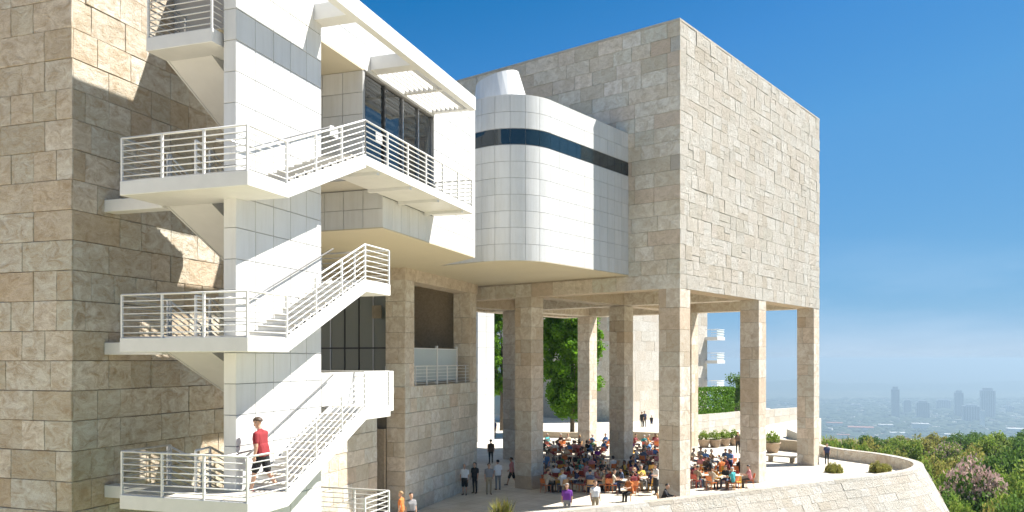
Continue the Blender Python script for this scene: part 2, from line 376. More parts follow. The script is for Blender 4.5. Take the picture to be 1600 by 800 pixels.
def lay_panels(frame, kind, at, lo, hi, z0, z1, nx, nz, mat='enamel', skip=None):
    S = []
    for i in range(nx):
        for k in range(nz):
            x0, x1 = lo + (hi - lo) * i / nx, lo + (hi - lo) * (i + 1) / nx; za, zb = z0 + (z1 - z0) * k / nz, z0 + (z1 - z0) * (k + 1) / nz
            if skip and skip((x0 + x1) / 2, (za + zb) / 2): continue
            if kind == 'T1': loc = frame.pt(at, (x0 + x1) / 2, (za + zb) / 2); rz = -frame.t
            else: loc = frame.pt((x0 + x1) / 2, at, (za + zb) / 2); rz = -frame.t + math.pi / 2
            S.append((loc, rz, x1 - x0, zb - za))
    return S
def panel_mesh(L, H, mat):
    k = ('pn', round(L, 3), round(H, 3), mat)
    if k not in CACHE:
        g = 0.009; c = 0.005; x, h = L / 2 - g, H / 2 - g; D = 0.03
        V = [(-x, 0, -h), (x, 0, -h), (x, 0, h), (-x, 0, h), (-x, -D + c, -h), (x, -D + c, -h), (x, -D + c, h), (-x, -D + c, h),
             (-x + c, -D, -h + c), (x - c, -D, -h + c), (x - c, -D, h - c), (-x + c, -D, h - c)]
        F = [(0, 1, 2, 3), (0, 4, 5, 1), (1, 5, 6, 2), (2, 6, 7, 3), (3, 7, 4, 0), (4, 8, 9, 5), (5, 9, 10, 6), (6, 10, 11, 7), (7, 11, 8, 4), (8, 11, 10, 9)]
        CACHE[k] = mesh('panel', V, F, mat)
    return CACHE[k]
def build_panels(S, parent, mat='enamel'):
    for (loc, rz, L, H) in S: link('panel', panel_mesh(L, H, mat), parent, loc, rz)

# ------------------------------------------------------------------ the setting
# ground: one sheet out to the horizon; hilltop by the museum, city plain far below
def ground_h(x, y):
    r = math.hypot(x, y)
    base = -5.2 + 0.5 * math.sin(x * 0.05) * math.sin(y * 0.07)
    near = base - max(0, (r - 55)) * 0.032
    if r > 190: near = -9.6 - (r - 190) * 0.26
    return max(near, HC - 400)
rs = [0, 8, 16, 24, 32, 40, 50, 60, 72, 86, 100, 115, 130, 150, 170, 190, 215, 250, 300, 380, 480, 620, 800, 1050, 1400, 1560, 1800, 2600, 3600, 5000, 7500, 11000, 16000, 22000, 29000]
V = []; F = []; NA = 96
for i, r in enumerate(rs):
    for k in range(NA):
        t = 2 * math.pi * k / NA; x, y = r * math.cos(t), r * math.sin(t); V.append((x, y, ground_h(x, y)))
for i in range(len(rs) - 1):
    for k in range(NA):
        a = i * NA + k; b = i * NA + (k + 1) % NA; F.append((a, b, b + NA, a + NA))
me = mesh('ground', V, F, 'ground'); tag(link('ground', me), kind='structure')

CURVE = [(-16, 31.5), (-6, 33.6), (2, 36.8), (8.9, 40.6), (12.7, 42.9), (17.4, 45.9), (22.2, 48.7), (25.4, 51.3), (27.2, 54.8), (27.0, 59.2), (24.8, 65.0), (26.5, 73), (27.6, 81)]
def spline(pts, n=6):
    out = []
    P = [Vector((*p, 0)) for p in pts]
    for i in range(len(P) - 1):
        p0, p1, p2, p3 = P[max(i - 1, 0)], P[i], P[i + 1], P[min(i + 2, len(P) - 1)]
        for k in range(n):
            t = k / n
            out.append(0.5 * ((2 * p1) + (p2 - p0) * t + (2 * p0 - 5 * p1 + 4 * p2 - p3) * t * t + (3 * p1 - p0 - 3 * p2 + p3) * t ** 3))
    out.append(P[-1]); return out
EDGE = spline(CURVE, 6)
fl = [(p.x, p.y) for p in EDGE] + [(31, 88), (40, 106), (40, 130), (-50, 140), (-50, 31.5)]
tag(poly_slab('terrace_floor', fl, -5.0, 0.0, 'paving'), kind='structure')
tag(poly_slab('courtyard', [(-60, -40), (22, -40), (22, 22), (-6, 33.2), (-16, 31.3), (-60, 31.3)], -5.3, -0.6, 'courtyard'), kind='structure')  # unseen paving, added and toned to bounce warm sunlight onto shaded walls
tag(poly_slab('lawn', [FT.pt(a, e)[:2] for a, e in ((-32, -3.6), (-32, 9), (-9.5, 9), (-9.5, -3.6))], -0.7, -0.5, 'lawn'), kind='structure')  # unseen, added and widened to bounce green light onto the landing undersides

# ------------------------------------------------------------------ bastion wall with parapet (battered, curved)
bw = thing('bastion_wall', 'curved battered travertine retaining wall with low parapet around the terrace tip', 'wall', (20, 47, -5))
def offs(i, d):
    a, b = EDGE[max(i - 1, 0)], EDGE[min(i + 1, len(EDGE) - 1)]; t = (b - a).normalized(); n = Vector((t.y, -t.x, 0)); return EDGE[i] + n * d
PH = 0.75; BAT = 0.52
def bq(s, d, z):   # point at arclength index s (float), outward d
    i = int(s); f = s - i
    if i >= len(EDGE) - 1: i, f = len(EDGE) - 2, 1.0
    p = offs(i, d).lerp(offs(i + 1, d), f); return Vector((p.x, p.y, z))
N = len(EDGE) - 1
# backing
V = []; F = []
prof = [(-0.45, PH), (0.02, PH), (0.0 + BAT * (PH + 6.2), -6.2), (-0.45, -6.2)]
for i in range(N + 1):
    for (d, z) in prof: V.append(bq(i, d, z))
for i in range(N):
    for k in range(4): F.append((i * 4 + k, i * 4 + (k + 1) % 4, (i + 1) * 4 + (k + 1) % 4, (i + 1) * 4 + k))
F += [(0, 1, 2, 3), tuple(N * 4 + k for k in (3, 2, 1, 0))]
obj('wall_core', V, F, 'pale_joint', bw)
lens = [0.0]
for i in range(N): lens.append(lens[-1] + (EDGE[i + 1] - EDGE[i]).length)
def s_at(L):
    for i in range(N):
        if lens[i + 1] >= L: return i + (L - lens[i]) / (lens[i + 1] - lens[i])
    return N - 1e-4
rb = random.Random(3)
def bstone(s0, s1, prof4, mat, name, D=0.04):
    """prof4: (d0,z0) low, (d1,z1) high on the sloping face; thickness outward"""
    (d0, z0), (d1, z1) = prof4; n = Vector((0, 0, 0)); g = 0.004
    sl = math.hypot(d1 - d0, z1 - z0); nx, nzv = (z1 - z0) / sl, (d0 - d1) / sl
    ss = [s0 + (s1 - s0) * k / 2 for k in range(3)]; Vv = []
    for t in (0.0, D):
        for s in ss:
            Vv.append(bq(s, d0 + nx * t, z0 + g + nzv * t)); Vv.append(bq(s, d1 + nx * t, z1 - g + nzv * t))
    Ff = [(0, 1, 3, 2), (2, 3, 5, 4), (6, 8, 9, 7), (8, 10, 11, 9), (0, 2, 8, 6), (2, 4, 10, 8), (1, 7, 9, 3), (3, 9, 11, 5), (0, 6, 7, 1), (4, 5, 11, 10)]
    return obj(name, Vv, Ff, mat, bw)
L0, L1 = lens[2 * 6] - 2.0, lens[9 * 6]; count = 0
for row in range(7):
    z1 = PH - 0.16 - row * 0.42; z0 = z1 - 0.42; L = L0 - rb.uniform(0, 1)
    while L < L1 - 1.3:
        l = rb.choice((0.55, 0.762, 0.762, 1.0, 1.25)); s0, s1 = s_at(max(L, 0) + 0.006), s_at(L + l - 0.006)
        bstone(s0, s1, ((BAT * (PH - z0), z0), (BAT * (PH - z1), z1)), 'cleft_dimmed', 'stone', 0.05 + rb.uniform(-0.006, 0.008) + (0.018 if rb.random() < .08 else 0)); L += l; count += 1
L = lens[6]
while L < lens[11 * 6]:
    s0, s1 = s_at(L + 0.006), s_at(L + 1.518); Vv = []
    for s in (s0, (s0 + s1) / 2, s1):
        for d, z in ((-0.50, PH), (0.145, PH - 0.15), (0.07, PH + 0.035), (-0.50, PH + 0.035)): Vv.append(bq(s, d, z))
    Ff = [(0, 1, 2, 3), (11, 10, 9, 8)] + [(i * 4 + k, i * 4 + (k + 1) % 4, (i + 1) * 4 + (k + 1) % 4, (i + 1) * 4 + k) for i in range(2) for k in range(4)]
    obj('coping_stone', Vv, Ff, 'cleft_dimmed', bw); L += 1.524
L = lens[8 * 6 - 2]
while L < lens[11 * 6]:      # inner face of the far parapet
    s0, s1 = s_at(L + 0.01), s_at(L + 1.514)
    Vv = [bq(s, d, z) for s in (s0, s1) for d, z in ((-0.44, 0.0), (-0.49, 0.0), (-0.49, PH - 0.01), (-0.44, PH - 0.01))]
    obj('stone', Vv, [(0, 1, 2, 3), (7, 6, 5, 4)] + [(k, (k + 1) % 4, 4 + (k + 1) % 4, 4 + k) for k in range(4)], 'column_stone', bw); L += 1.524

# ------------------------------------------------------------------ stone pavilion raised on columns
pv = thing('stone_pavilion', 'huge rough travertine cube raised on square stone columns above the cafe', 'building', FC.pt(11, -11, 0))
ZB, ZT = Z(3.67), Z(17.45)          # underside and top
W2, LQ = 22.3, 22.4                  # along a (right face), along -e (left face)
q = 0.04
FC.box('wall_core', q, W2 - q, -LQ + q, -q, ZB + 1.0, ZT - 0.05, 'joint', pv)
for (a0, a1, e0, e1) in ((0.04, 1.2, -LQ + .04, -0.04), (W2 - 1.2, W2 - 0.04, -LQ + .04, -0.04), (1.2, W2 - 1.2, -1.2, -0.04), (1.2, W2 - 1.2, -LQ + .04, -LQ + 1.2)):
    FC.box('perimeter_beam', a0, a1, e0, e1, ZB + 0.02, ZB + 1.01, 'column_stone', pv)
FC.box('cross_beam', 10.7, 11.9, -LQ + 1.2, -1.2, ZB + 0.05, ZB + 1.008, 'column_stone', pv)
for e0 in (-10.68, -20.16):
    FC.box('cross_beam', 1.2, 10.7, e0, e0 + 1.2, ZB + 0.07, ZB + 1.006, 'column_stone', pv); FC.box('cross_beam', 11.9, W2 - 1.2, e0, e0 + 1.2, ZB + 0.07, ZB + 1.006, 'column_stone', pv)
FC.box('ceiling', 1.2, W2 - 1.2, -LQ + 1.2, -1.2, ZB + 0.93, ZB + 1.02, 'soffit', pv)
FC.box('wall_core', 0.05, W2 - 0.05, -0.3, -0.034, ZB + 0.03, ZT - 0.08, 'pale_joint', pv)
FC.box('roof_edge', -0.03, W2 + 0.03, -LQ - 0.03, 0.03, ZT - 0.06, ZT + 0.05, 'cleft_dimmed', pv)
hr = (ZT - 0.06 - ZB) / 18
S = lay(FC, 'T2', -0.04, 0.0, W2, ZB, 18, hr, (0.75, 1, 1, 1.25, 1.5, 2), 0.06, 'cleft_dimmed', 0.014, 0.007, seed=21, split=0.16)
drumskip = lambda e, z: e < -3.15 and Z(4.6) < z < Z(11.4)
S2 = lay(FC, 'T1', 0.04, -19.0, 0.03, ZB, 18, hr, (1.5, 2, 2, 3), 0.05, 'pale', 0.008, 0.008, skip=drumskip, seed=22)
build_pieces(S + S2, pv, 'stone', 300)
CW = 1.2
def column(frame, a0, e1, z1, parent, seed, cw=CW, mat='column_stone', z0=0.0):
    """square column from a0..a0+cw and e1-cw..e1"""
    r = random.Random(seed); n0 = len(parent.children)
    c = link('column', box_mesh(cw - 0.09, cw - 0.09, z1 - z0, 'joint'), parent, frame.pt(a0 + cw / 2, e1 - cw / 2, (z0 + z1) / 2), -frame.t)
    z = z0
    while z < z1 - 0.05:
        h = r.choice((0.762, 1.524, 0.762, 1.143)); h = min(h, z1 - z)
        if z1 - z - h < 0.3: h = z1 - z
        o1, o2 = r.uniform(0, 0.012), r.uniform(0, 0.012); g = 0.006
        k = r.random(); am = a0 + cw * r.choice((0.4, 0.5, 0.6)); em = e1 - cw * r.choice((0.35, 0.5, 0.65))
        if k < 0.25: parts = [(a0, a0 + cw, e1 - cw, e1)]
        elif k < 0.7: parts = [(a0, a0 + cw, e1 - cw, em - g), (a0, a0 + cw, em + g, e1)]
        else: parts = [(a0, am - g, e1 - cw, e1), (am + g, a0 + cw, e1 - cw, e1)]
        for (x0, x1, y0, y1) in parts:
            frame.box('stone', x0 - o1 * (x0 == a0), x1, y0, y1 + o2 * (y1 == e1), z + g, z + h - g, mat, c, 0.012)
        z += h
    return c
ci = 0
for a0 in (0.0, 10.7, 21.1):
    for t0 in (0.0, 9.48, 18.96):
        ci += 1
        column(FC, a0, -t0, ZB + 0.02, pv, 40 + ci)

# ------------------------------------------------------------------ far left stone tower
st = thing('stone_tower', 'tall honey travertine tower filling the left edge of the picture', 'building', FT.pt(-14, -7, 0))
TE, TA = -3.90, -17.81
FT.box('wall_core', TA + 0.03, -8.7, -12, TE - 0.03, -0.7, Z(16.4), 'joint', st)
S = lay(FT, 'T1', TA + 0.03, -8.2, TE + 0.03, Z(-4.6), 25, 0.762, (1, 1, 1.5, 2, 2), 0.05, 'honey', 0.010, 0.012, seed=31)
S += lay(FT, 'T2', TE - 0.03, TA + 0.03, -8.9, Z(-4.6), 25, 0.762, (1, 1, 1.5, 1.5, 2), 0.05, 'honey', 0.010, 0.012, seed=32)
build_pieces(S, st, 'stone', 300)

# ------------------------------------------------------------------ exterior staircase
sr = thing('exterior_staircase', 'white steel half-turn staircase with horizontal bar railings around a white panelled core wall', 'staircase', FT.pt(-15, 0, 0))
EO, EC = 1.65, 0.45; EI0, EI1 = -1.99, -0.60; AF, AL, AH, AB = -18.21, -16.65, -12.78, -11.26
FT.box('core_wall', -17.02, -13.26, EC - 0.36, EC - 0.03, -0.6, Z(13), 'enamel_joint', sr)
build_panels(lay_panels(FT, 'T2', EC - 0.03, -17.05, -13.23, Z(-4.4), Z(12.36), 5, 22), sr)
build_panels(lay_panels(FT, 'T1', -17.02, EC - 0.37, EC, Z(-4.4), Z(12.36), 1, 22), sr)
TH = 0.37
def rail(path, parent, h=1.0, bars=6, posts=None, r=0.021, ends=True):
    """path: world points at floor level"""
    P = [Vector(p) for p in path]
    for k in range(bars + 1):
        z = h * (k + 0.6) / (bars + 0.6) if k < bars else h
        tube('top_rail' if k == bars else 'rail_bar', [p + Vector((0, 0, z)) for p in P], 0.028 if k == bars else 0.016, 'white_paint', parent, 6)
    pos = []
    for i in range(len(P) - 1):
        L = (P[i + 1] - P[i]).length; m = max(1, round(L / 1.35))
        for k in range(m): pos.append(P[i].lerp(P[i + 1], k / m))
    pos.append(P[-1])
    for p in pos: link('rail_post', box_mesh(0.05, 0.05, h + 0.12, 'white_paint'), parent, p + Vector((0, 0, (h - 0.12) / 2)), -FT.t)
def landing(z, a0=AF, a1=AL, e0=EI0, e1=EO):
    FT.box('landing', a0, a1, e0, e1, z - TH, z - 0.03, 'white_paint', sr, 0.01)
    FT.box('landing_deck', a0 + .05, a1 - .02, e0 + .05, e1 - .05, z - 0.03, z, 'tread', sr)
ML = [Z(-3.2), Z(0.55), Z(4.3)]; HL = [Z(-5.0), Z(-1.36), Z(2.32), Z(5.9)]
for z in ML:
    landing(z)
    FT.box('bracket_beam', AL - 0.16, AL + 0.24, TE + 0.03, EI0 - 0.002, z - TH - 0.05, z - 0.10, 'white_paint', sr, 0.01)
landing(Z(8.05), -17.36, -16.0, EI0, 0.0)
for i, z in enumerate(HL[:3]): landing(z, AH, AB, EI0, EO)
def flight(a0, z0, a1, z1, e0, e1, outer=True):
    """(a0,z0) lower end to (a1,z1) upper end"""
    n = max(6, int(round((z1 - z0) / 0.165))); da, dz = (a1 - a0) / n, (z1 - z0) / n
    for k in range(n - 1):
        aa, ab = sorted((a0 + da * k, a0 + da * (k + 1) + da * 0.12))
        FT.box('step', aa, ab, e0 + 0.05, e1 - 0.05, z0 + dz * (k + 1) - 0.055, z0 + dz * (k + 1), 'tread', sr)
        FT.box('riser', a0 + da * k + 0.01, a0 + da * k + 0.03, e0 + 0.05, e1 - 0.05, z0 + dz * k + 0.002, z0 + dz * (k + 1) - 0.056, 'white_paint', sr)
    for (x0, x1) in ((e0, e0 + 0.05), (e1 - 0.05, e1)):
        FT.prism('stringer', [(a0, z0 - TH + .005), (a1, z1 - TH + .005), (a1, z1 + .02), (a0, z0 + .02)], x0 + 0.001, x1 - 0.001, 'white_paint', sr)
    FT.prism('flight_soffit', [(a0, z0 - TH + .03), (a1, z1 - TH + .03), (a1, z1 - TH + .07), (a0, z0 - TH + .07)], e0 + 0.05, e1 - 0.05, 'white_paint', sr)
EO0 = EC + 0.03
flight(AL, ML[0], AH, HL[1], EO0, EO); flight(AL, ML[1], AH, HL[2], EO0, EO); flight(AL, ML[2], AH, HL[3], EO0, EO)
flight(AH, HL[0], AL, ML[0], EI0, EI1); flight(AH, HL[1], AL, ML[1], EI0, EI1); flight(AH, HL[2], AL, ML[2], EI0, EI1); flight(AH, HL[3], AL, Z(8.05), EI0, EI1)
b = 0.04
for j, z in enumerate(ML):
    up = HL[j + 1]
    path = [FT.pt(AL + 0.1, EI0 + b, z), FT.pt(AF + b, EI0 + b, z), FT.pt(AF + b, EO - b, z), FT.pt(AL, EO - b, z), FT.pt(AH, EO - b, up)]
    if j < 2: path += [FT.pt(AB - b, EO - b, up), FT.pt(AB - b, EI0 + b, up)]
    rail(path, sr)
    # inner rails along the core wall
    rail([FT.pt(AL, EI0 + b, z), FT.pt(AH, EI0 + b, HL[j])], sr)
    rail([FT.pt(AF + 0.75, EI1 + 0.2, z), FT.pt(AL, EI1 - b, z), FT.pt(AH, EI1 - b, HL[j])], sr)
    tube('handrail', [FT.pt(AF + 0.55, EC - 0.1, z + 0.92), FT.pt(AF + 0.75, EC + 0.12, z + 0.92), FT.pt(AL, EC + 0.12, z + 0.95), FT.pt(AH, EC + 0.12, up + 0.92)], 0.024, 'steel', sr, 6)
rail([FT.pt(AB - b, EI0 + b, HL[0]), FT.pt(AB - b, EO - b, HL[0]), FT.pt(AH, EO - b, HL[0])], sr)
z = Z(8.05)
rail([FT.pt(-16.0, EI0 + b, z), FT.pt(-17.36 + b, EI0 + b, z), FT.pt(-17.36 + b, -b, z), FT.pt(-16.0, -b, z)], sr)
# balcony at the top of the stairs
FT.box('balcony_slab', AH, -4.39, 0.03, EO, Z(5.9) - 0.30, Z(5.9) - 0.03, 'white_paint', sr, 0.01)
FT.box('balcony_deck', AH + .02, -4.45, 0.05, EO - 0.05, Z(5.9) - 0.03, Z(5.9), 'tread', sr)
rail([FT.pt(AH, EO - b, Z(5.9)), FT.pt(-4.39 - b, EO - b, Z(5.9)), FT.pt(-4.39 - b, 0.06, Z(5.9))], sr)
for k in range(4): FT.box('balcony_rib', AH + 0.8 + k * 2.2, AH + 0.95 + k * 2.2, 0.05, EO - 0.08, Z(5.9) - 0.40, Z(5.9) - 0.301, 'white_paint', sr)
# solid white guard beside the lower half landing, and walkway to the terrace
FT.box('guard_panel', -13.15, -11.30, EC - 0.12, EC - 0.04, HL[1], HL[1] + 0.98, 'white_paint', sr, 0.008)
FT.box('guard_panel', AB - 0.001, -8.7, EC - 0.12, EC + 0.0, HL[1] - TH, HL[1] + 0.98, 'white_paint', sr, 0.008)
FT.box('walkway', AB + 0.002, -8.7, EI0, EC - 0.13, HL[1] - TH, HL[1], 'tread', sr)

# small plates fixed to the railings
pl = FT.box('rail_plate', -14.62, -14.22, EO - 0.075, EO - 0.062, Z(5.9) + 0.10, Z(5.9) + 0.36, 'sign_white'); tag(pl, 'small blank white plate on the rail of the upper stair flight', 'plate')
pl = FT.box('rail_plate', -12.05, -11.65, EO - 0.085, EO - 0.073, Z(5.9) + 0.60, Z(5.9) + 0.86, 'sign_white'); tag(pl, 'small blank white plate on the balcony rail below the dark window', 'plate')

# ------------------------------------------------------------------ white panelled wing with drum
wg = thing('white_wing', 'white enamel panelled museum wing with curved drum bay and roof canopy', 'building', FT.pt(-4, -4, 0))
ZS = Z(4.52)
zr = Z(11.2)
FT.box('wall_core', -4.39, -0.03, -9, -0.03, ZS + 0.05, zr, 'enamel_joint', wg)
FT.box('wall_core', -8.60, -4.39, -9, -0.03, ZS + 0.05, Z(5.88), 'enamel_joint', wg)
FT.box('floor_slab', -9.98, -4.39, -9, -0.03, Z(5.88), Z(5.9), 'tread', wg)
FT.box('interior_wall', -9.8, -4.39, -9, -3.5, Z(5.9), Z(9.5), 'interior', wg)
FT.box('wall_core', -9.97, -9.8, -9, -0.04, Z(5.9), Z(9.5), 'enamel_joint', wg)
FT.box('roof_slab', -14.2, -4.39, -9, -0.03, Z(9.5), zr, 'enamel_joint', wg)
FT.box('roof_soffit', -14.2, -9.97, -9, 0.0, Z(9.46), Z(9.5), 'soffit', wg)
S = lay_panels(FT, 'T2', -0.03, -4.39, 0.0, ZS, ZS + 0.762 * 8.8, 6, 9)
S += lay_panels(FT, 'T2', -0.03, -8.63, -4.39, ZS, Z(5.6), 6, 1)
S += lay_panels(FT, 'T2', -0.03, -14.2, -4.39, Z(9.5), zr, 13, 2)
S += lay_panels(FT, 'T1', -9.97, -6.1, 0.0, Z(5.9), Z(9.46), 8, 5)
S += lay_panels(FT, 'T1', -8.60, -4.6, 0.0, ZS, Z(5.85), 6, 2)
build_panels(S, wg)
FT.box('end_wall', -0.03, 0.03, -9, -0.001, ZS, zr, 'enamel', wg)
# side window by the core
for k in range(3):
    FT.box('window_pane', -8.66, -8.64, -5.55, -4.62, Z(2.5) + k * 1.0 + 0.02, Z(2.5) + k * 1.0 + 0.98, 'blue_glass', wg)
FT.box('mullion', -8.72, -8.62, -4.60, -4.50, Z(-1.3), Z(6.0), 'white_paint', wg)
# balcony glazing
gx = [-9.78, -8.35, -6.95, -5.65, -4.42]
for i in range(4):
    FT.box('window_pane', gx[i] + 0.04, gx[i + 1] - 0.04, -0.16, -0.13, Z(5.95), Z(9.42), 'dark_glass', wg)
for i in range(5): FT.box('mullion', gx[i] - 0.035, gx[i] + 0.035, -0.20, -0.06, Z(5.9), Z(9.46), 'dark_metal' if i in (0, 1) else 'steel', wg)
# canopy
zb0, zb1 = Z(9.6), Z(10.12)
FT.box('canopy_beam', -20.0, -4.30, 1.48, 1.72, zb0, zb1, 'white_paint', wg, 0.01)
for (a0, wd) in ((-4.52, 0.2), (-6.9, 0.16), (-9.5, 0.5), (-13.6, 0.55)):
    FT.box('canopy_cross_member', a0, a0 + wd, 0.005, 1.478, zb0 + 0.02, zb1 - 0.06 if wd > 0.3 else zb0 + 0.25, 'white_paint', wg)
for (a0, a1) in ((-9.0, -6.9), (-6.74, -4.52)):
    for k in range(7):
        e = 0.12 + k * 0.19
        FT.prism('louvre', [(a0 + .01, zb0 + 0.03), (a1 - .01, zb0 + 0.03), (a1 - .01, zb0 + 0.16), (a0 + .01, zb0 + 0.16)], e, e + 0.035, 'white_paint', wg)
# drum bay: plan in the pavilion frame
RD = 2.2; AD, ED = -7.2, -3.0
ztop = Z(12.05); rows = 10; hrow = (ztop - ZS) / rows
def drum_pt(s, off=0.0):
    """s = metres along the drum face from the pavilion wall"""
    if s <= -AD: return FC.pt(-s, ED + off), 0.0
    s2 = s + AD; arc = RD * math.pi / 2
    if s2 <= arc:
        ph = s2 / RD; return FC.pt(AD - (RD + off) * math.sin(ph), ED - RD + (RD + off) * math.cos(ph)), ph
    return FC.pt(AD - RD - off, ED - RD - (s2 - arc)), math.pi / 2
smax = -AD + RD * math.pi / 2 + 3.0
ss = [0.0, -AD] + [-AD + RD * math.pi / 2 * k / 12 for k in range(1, 13)] + [smax]
inner = [drum_pt(s, -0.03)[0] for s in ss] + [FC.pt(0, -10.0)]
poly_slab('drum_core', [(p.x, p.y) for p in inner], ZS + 0.03, ztop - 0.02, 'enamel_joint', wg)
npan = 19
def curved_panel(s0, s1, z0, z1, mat, off, name, D=0.03):
    g = 0.0085; s0 += g; s1 -= g; z0 += g; z1 -= g
    k = 5 if (s1 > -AD and s0 < -AD + RD * math.pi / 2 + 0.1) else 1
    V = []
    for i in range(k + 1):
        s = s0 + (s1 - s0) * i / k
        for o in (off - D, off):
            p = drum_pt(s, o)[0]; V.append((p.x, p.y, z0)); V.append((p.x, p.y, z1))
    F = [(0, 1, 3, 2), tuple(4 * k + j for j in (2, 3, 1, 0))]
    for i in range(k):
        A, B = 4 * i, 4 * i + 4
        F += [(A + 2, B + 2, B + 3, A + 3), (A, A + 1, B + 1, B), (A + 1, A + 3, B + 3, B + 1), (A, B, B + 2, A + 2)]
    return obj(name, V, F, mat, wg)
for i in range(npan):
    s0, s1 = smax * i / npan, smax * (i + 1) / npan
    for k in range(rows):
        z0, z1 = ZS + hrow * k, ZS + hrow * (k + 1)
        if k == 7: curved_panel(s0, s1, z0 + 0.02, z1 - 0.02, 'strip_glass', -0.008, 'strip_window', 0.02)
        else: curved_panel(s0, s1, z0, z1, 'enamel', 0.0, 'panel')
top = [drum_pt(s, 0.0)[0] for s in ss] + [FC.pt(0, -10.0)]
poly_slab('drum_roof', [(p.x, p.y) for p in top], ztop - 0.02, ztop + 0.03, 'white_paint', wg)
# slanted skylight on the drum roof
V = []; F = []; SEG = 28; c0 = Vector((-0.45, 40.2, 0)); c1 = Vector((-0.72, 40.2, 0))
for k in range(SEG):
    t = 2 * math.pi * k / SEG; V.append((c0.x + 1.40 * math.cos(t), c0.y + 1.40 * math.sin(t), ztop + 0.03))
for k in range(SEG):
    t = 2 * math.pi * k / SEG; x = c1.x + 1.06 * math.cos(t); V.append((x, c1.y + 1.06 * math.sin(t), Z(13.72) + (x - c1.x) * 0.32))
F = [(k, (k + 1) % SEG, SEG + (k + 1) % SEG, SEG + k) for k in range(SEG)] + [tuple(range(SEG, 2 * SEG))]
obj('skylight_cone', V, F, 'enamel', wg, False)
# soffit under wing and drum
sp = [FT.pt(-8.63, -9), FT.pt(-8.63, 0), FT.pt(0, 0)] + [drum_pt(s)[0] for s in ss[::-1]] + [FC.pt(-0.02, -3.0), FC.pt(-0.02, -14.6), FT.pt(20, -9), FT.pt(20, -24), FT.pt(-8.63, -24)]
poly_slab('soffit', [(p.x, p.y) for p in sp], ZS - 0.02, ZS + 0.028, 'soffit', wg)

# ------------------------------------------------------------------ unseen hall added left of the viewpoint to bounce sunlight into the shade
mh = thing('bounce_hall', 'unseen pale stone hall added left of the viewpoint to bounce sunlight', 'building', (-46, -20, -0.6))
FH = Frame(-36, -50, 0.0)
FH.box('wall_core', 0, 60, -20, -0.05, -0.6, 21, 'pale_joint', mh)
for k in range(4):
    for i in range(12): FH.box('wall_slab', i * 5 + 0.01, i * 5 + 4.99, -0.05, 0.0 + 0.01 * ((i * 7 + k * 3) % 3), -0.6 + k * 5.4 + 0.01, -0.6 + k * 5.4 + 5.39, 'cleft_dimmed', mh)
for i in range(6): FH.box('window', i * 10 + 4.0, i * 10 + 6.0, 0.03, 0.06, 4.0, 9.0, 'dark_glass', mh)

# ------------------------------------------------------------------ restaurant terrace under the wing
tr = thing('terrace_block', 'stone walled restaurant terrace with square pillars under the white wing', 'building', FT.pt(7, -8, 0))
ET, AT = -4.62, 2.41; ZF = Z(-1.34)
FT.box('wall_core', AT + 0.03, 12.1, -24, ET - 0.03, 0, ZF - 0.02, 'joint', tr)
S = lay(FT, 'T2', ET - 0.03, AT + 0.03, 12.1, 0.0, 9, 0.71, (1, 1.5, 2, 2), 0.05, 'pale', 0.008, 0.01, seed=51, ztop=ZF)
S += lay(FT, 'T1', AT + 0.03, -5.6, ET + 0.03, 0.0, 9, 0.71, (1, 1.5), 0.05, 'column_stone', 0.006, 0.006, seed=52, ztop=ZF)
S += lay(FT, 'T2', -5.2, -10.5, 0.6, 0.0, 9, 0.71, (1, 1.5, 2), 0.05, 'pale', 0.008, 0.01, seed=53, ztop=ZF)
build_pieces(S, tr, 'stone', 300)
FT.box('wall_core', -10.5, 0.6, -6.0, -5.2, 0, ZF - 0.02, 'joint', tr)
FT.box('terrace_deck', AT, 12.1, -24, ET, ZF - 0.02, ZF + 0.01, 'paving', tr); FT.box('terrace_deck', -10.5, AT, -24, -5.15, ZF - 0.3, ZF + 0.005, 'paving', tr)
FT.box('doorway', 2.2, 2.38, -7.2, -5.62, 0.0, 4.2, 'brown_panel', tr)
column(FT, AT + 0.02, ET - 0.0, ZS - 0.6, tr, 61, 1.05, z0=ZF + 0.01); column(FT, 11.0, ET - 0.0, ZS - 0.6, tr, 62, 1.05, z0=ZF + 0.01)
column(FT, 10.9, -10.5, ZS - 0.6, tr, 63, 1.05, z0=ZF + 0.01)
FT.box('edge_beam', AT, 12.2, ET - 1.06, ET + 0.02, ZS - 0.6, ZS - 0.022, 'column_stone', tr)
FT.box('edge_beam', AT, AT + 1.06, -24, ET - 1.08, ZS - 0.6, ZS - 0.024, 'column_stone', tr)
FT.box('back_wall', 12.15, 12.4, -24, -5.4, ZF, ZS - 0.03, 'brown_panel', tr)
for k in range(8):
    FT.box('glass_pane', 3.96, 4.0, -12.2 + k * 0.84 + 0.03, -12.2 + (k + 1) * 0.84 - 0.03, ZF + 0.06, ZS - 0.7, 'hall_glass', tr)
    FT.box('mullion', 3.92, 4.02, -12.2 + k * 0.84 - 0.03, -12.2 + k * 0.84 + 0.03, ZF, ZS - 0.62, 'steel' if k % 3 == 0 else 'dark_metal', tr)
FT.box('transom', 3.91, 4.03, -12.2, -5.6, ZF + 1.9, ZF + 1.98, 'dark_metal', tr)
FT.box('hanging_sign', 3.4, 3.5, -6.95, -6.45, Z(2.1), Z(2.75), 'bench_stone', tr)
# terrace railing
tg = thing('terrace_railing', 'thin white bar railing along the stone terrace edge', 'railing', FT.pt(7, ET, ZF))
rail([FT.pt(AT + 0.1, ET - 0.1, ZF + 0.01), FT.pt(11.9, ET - 0.1, ZF + 0.01)], tg, 1.0, 5)
rail([FT.pt(AT + 0.1, -5.7, ZF + 0.01), FT.pt(AT + 0.1, ET - 0.1, ZF + 0.01)], tg, 1.0, 5)
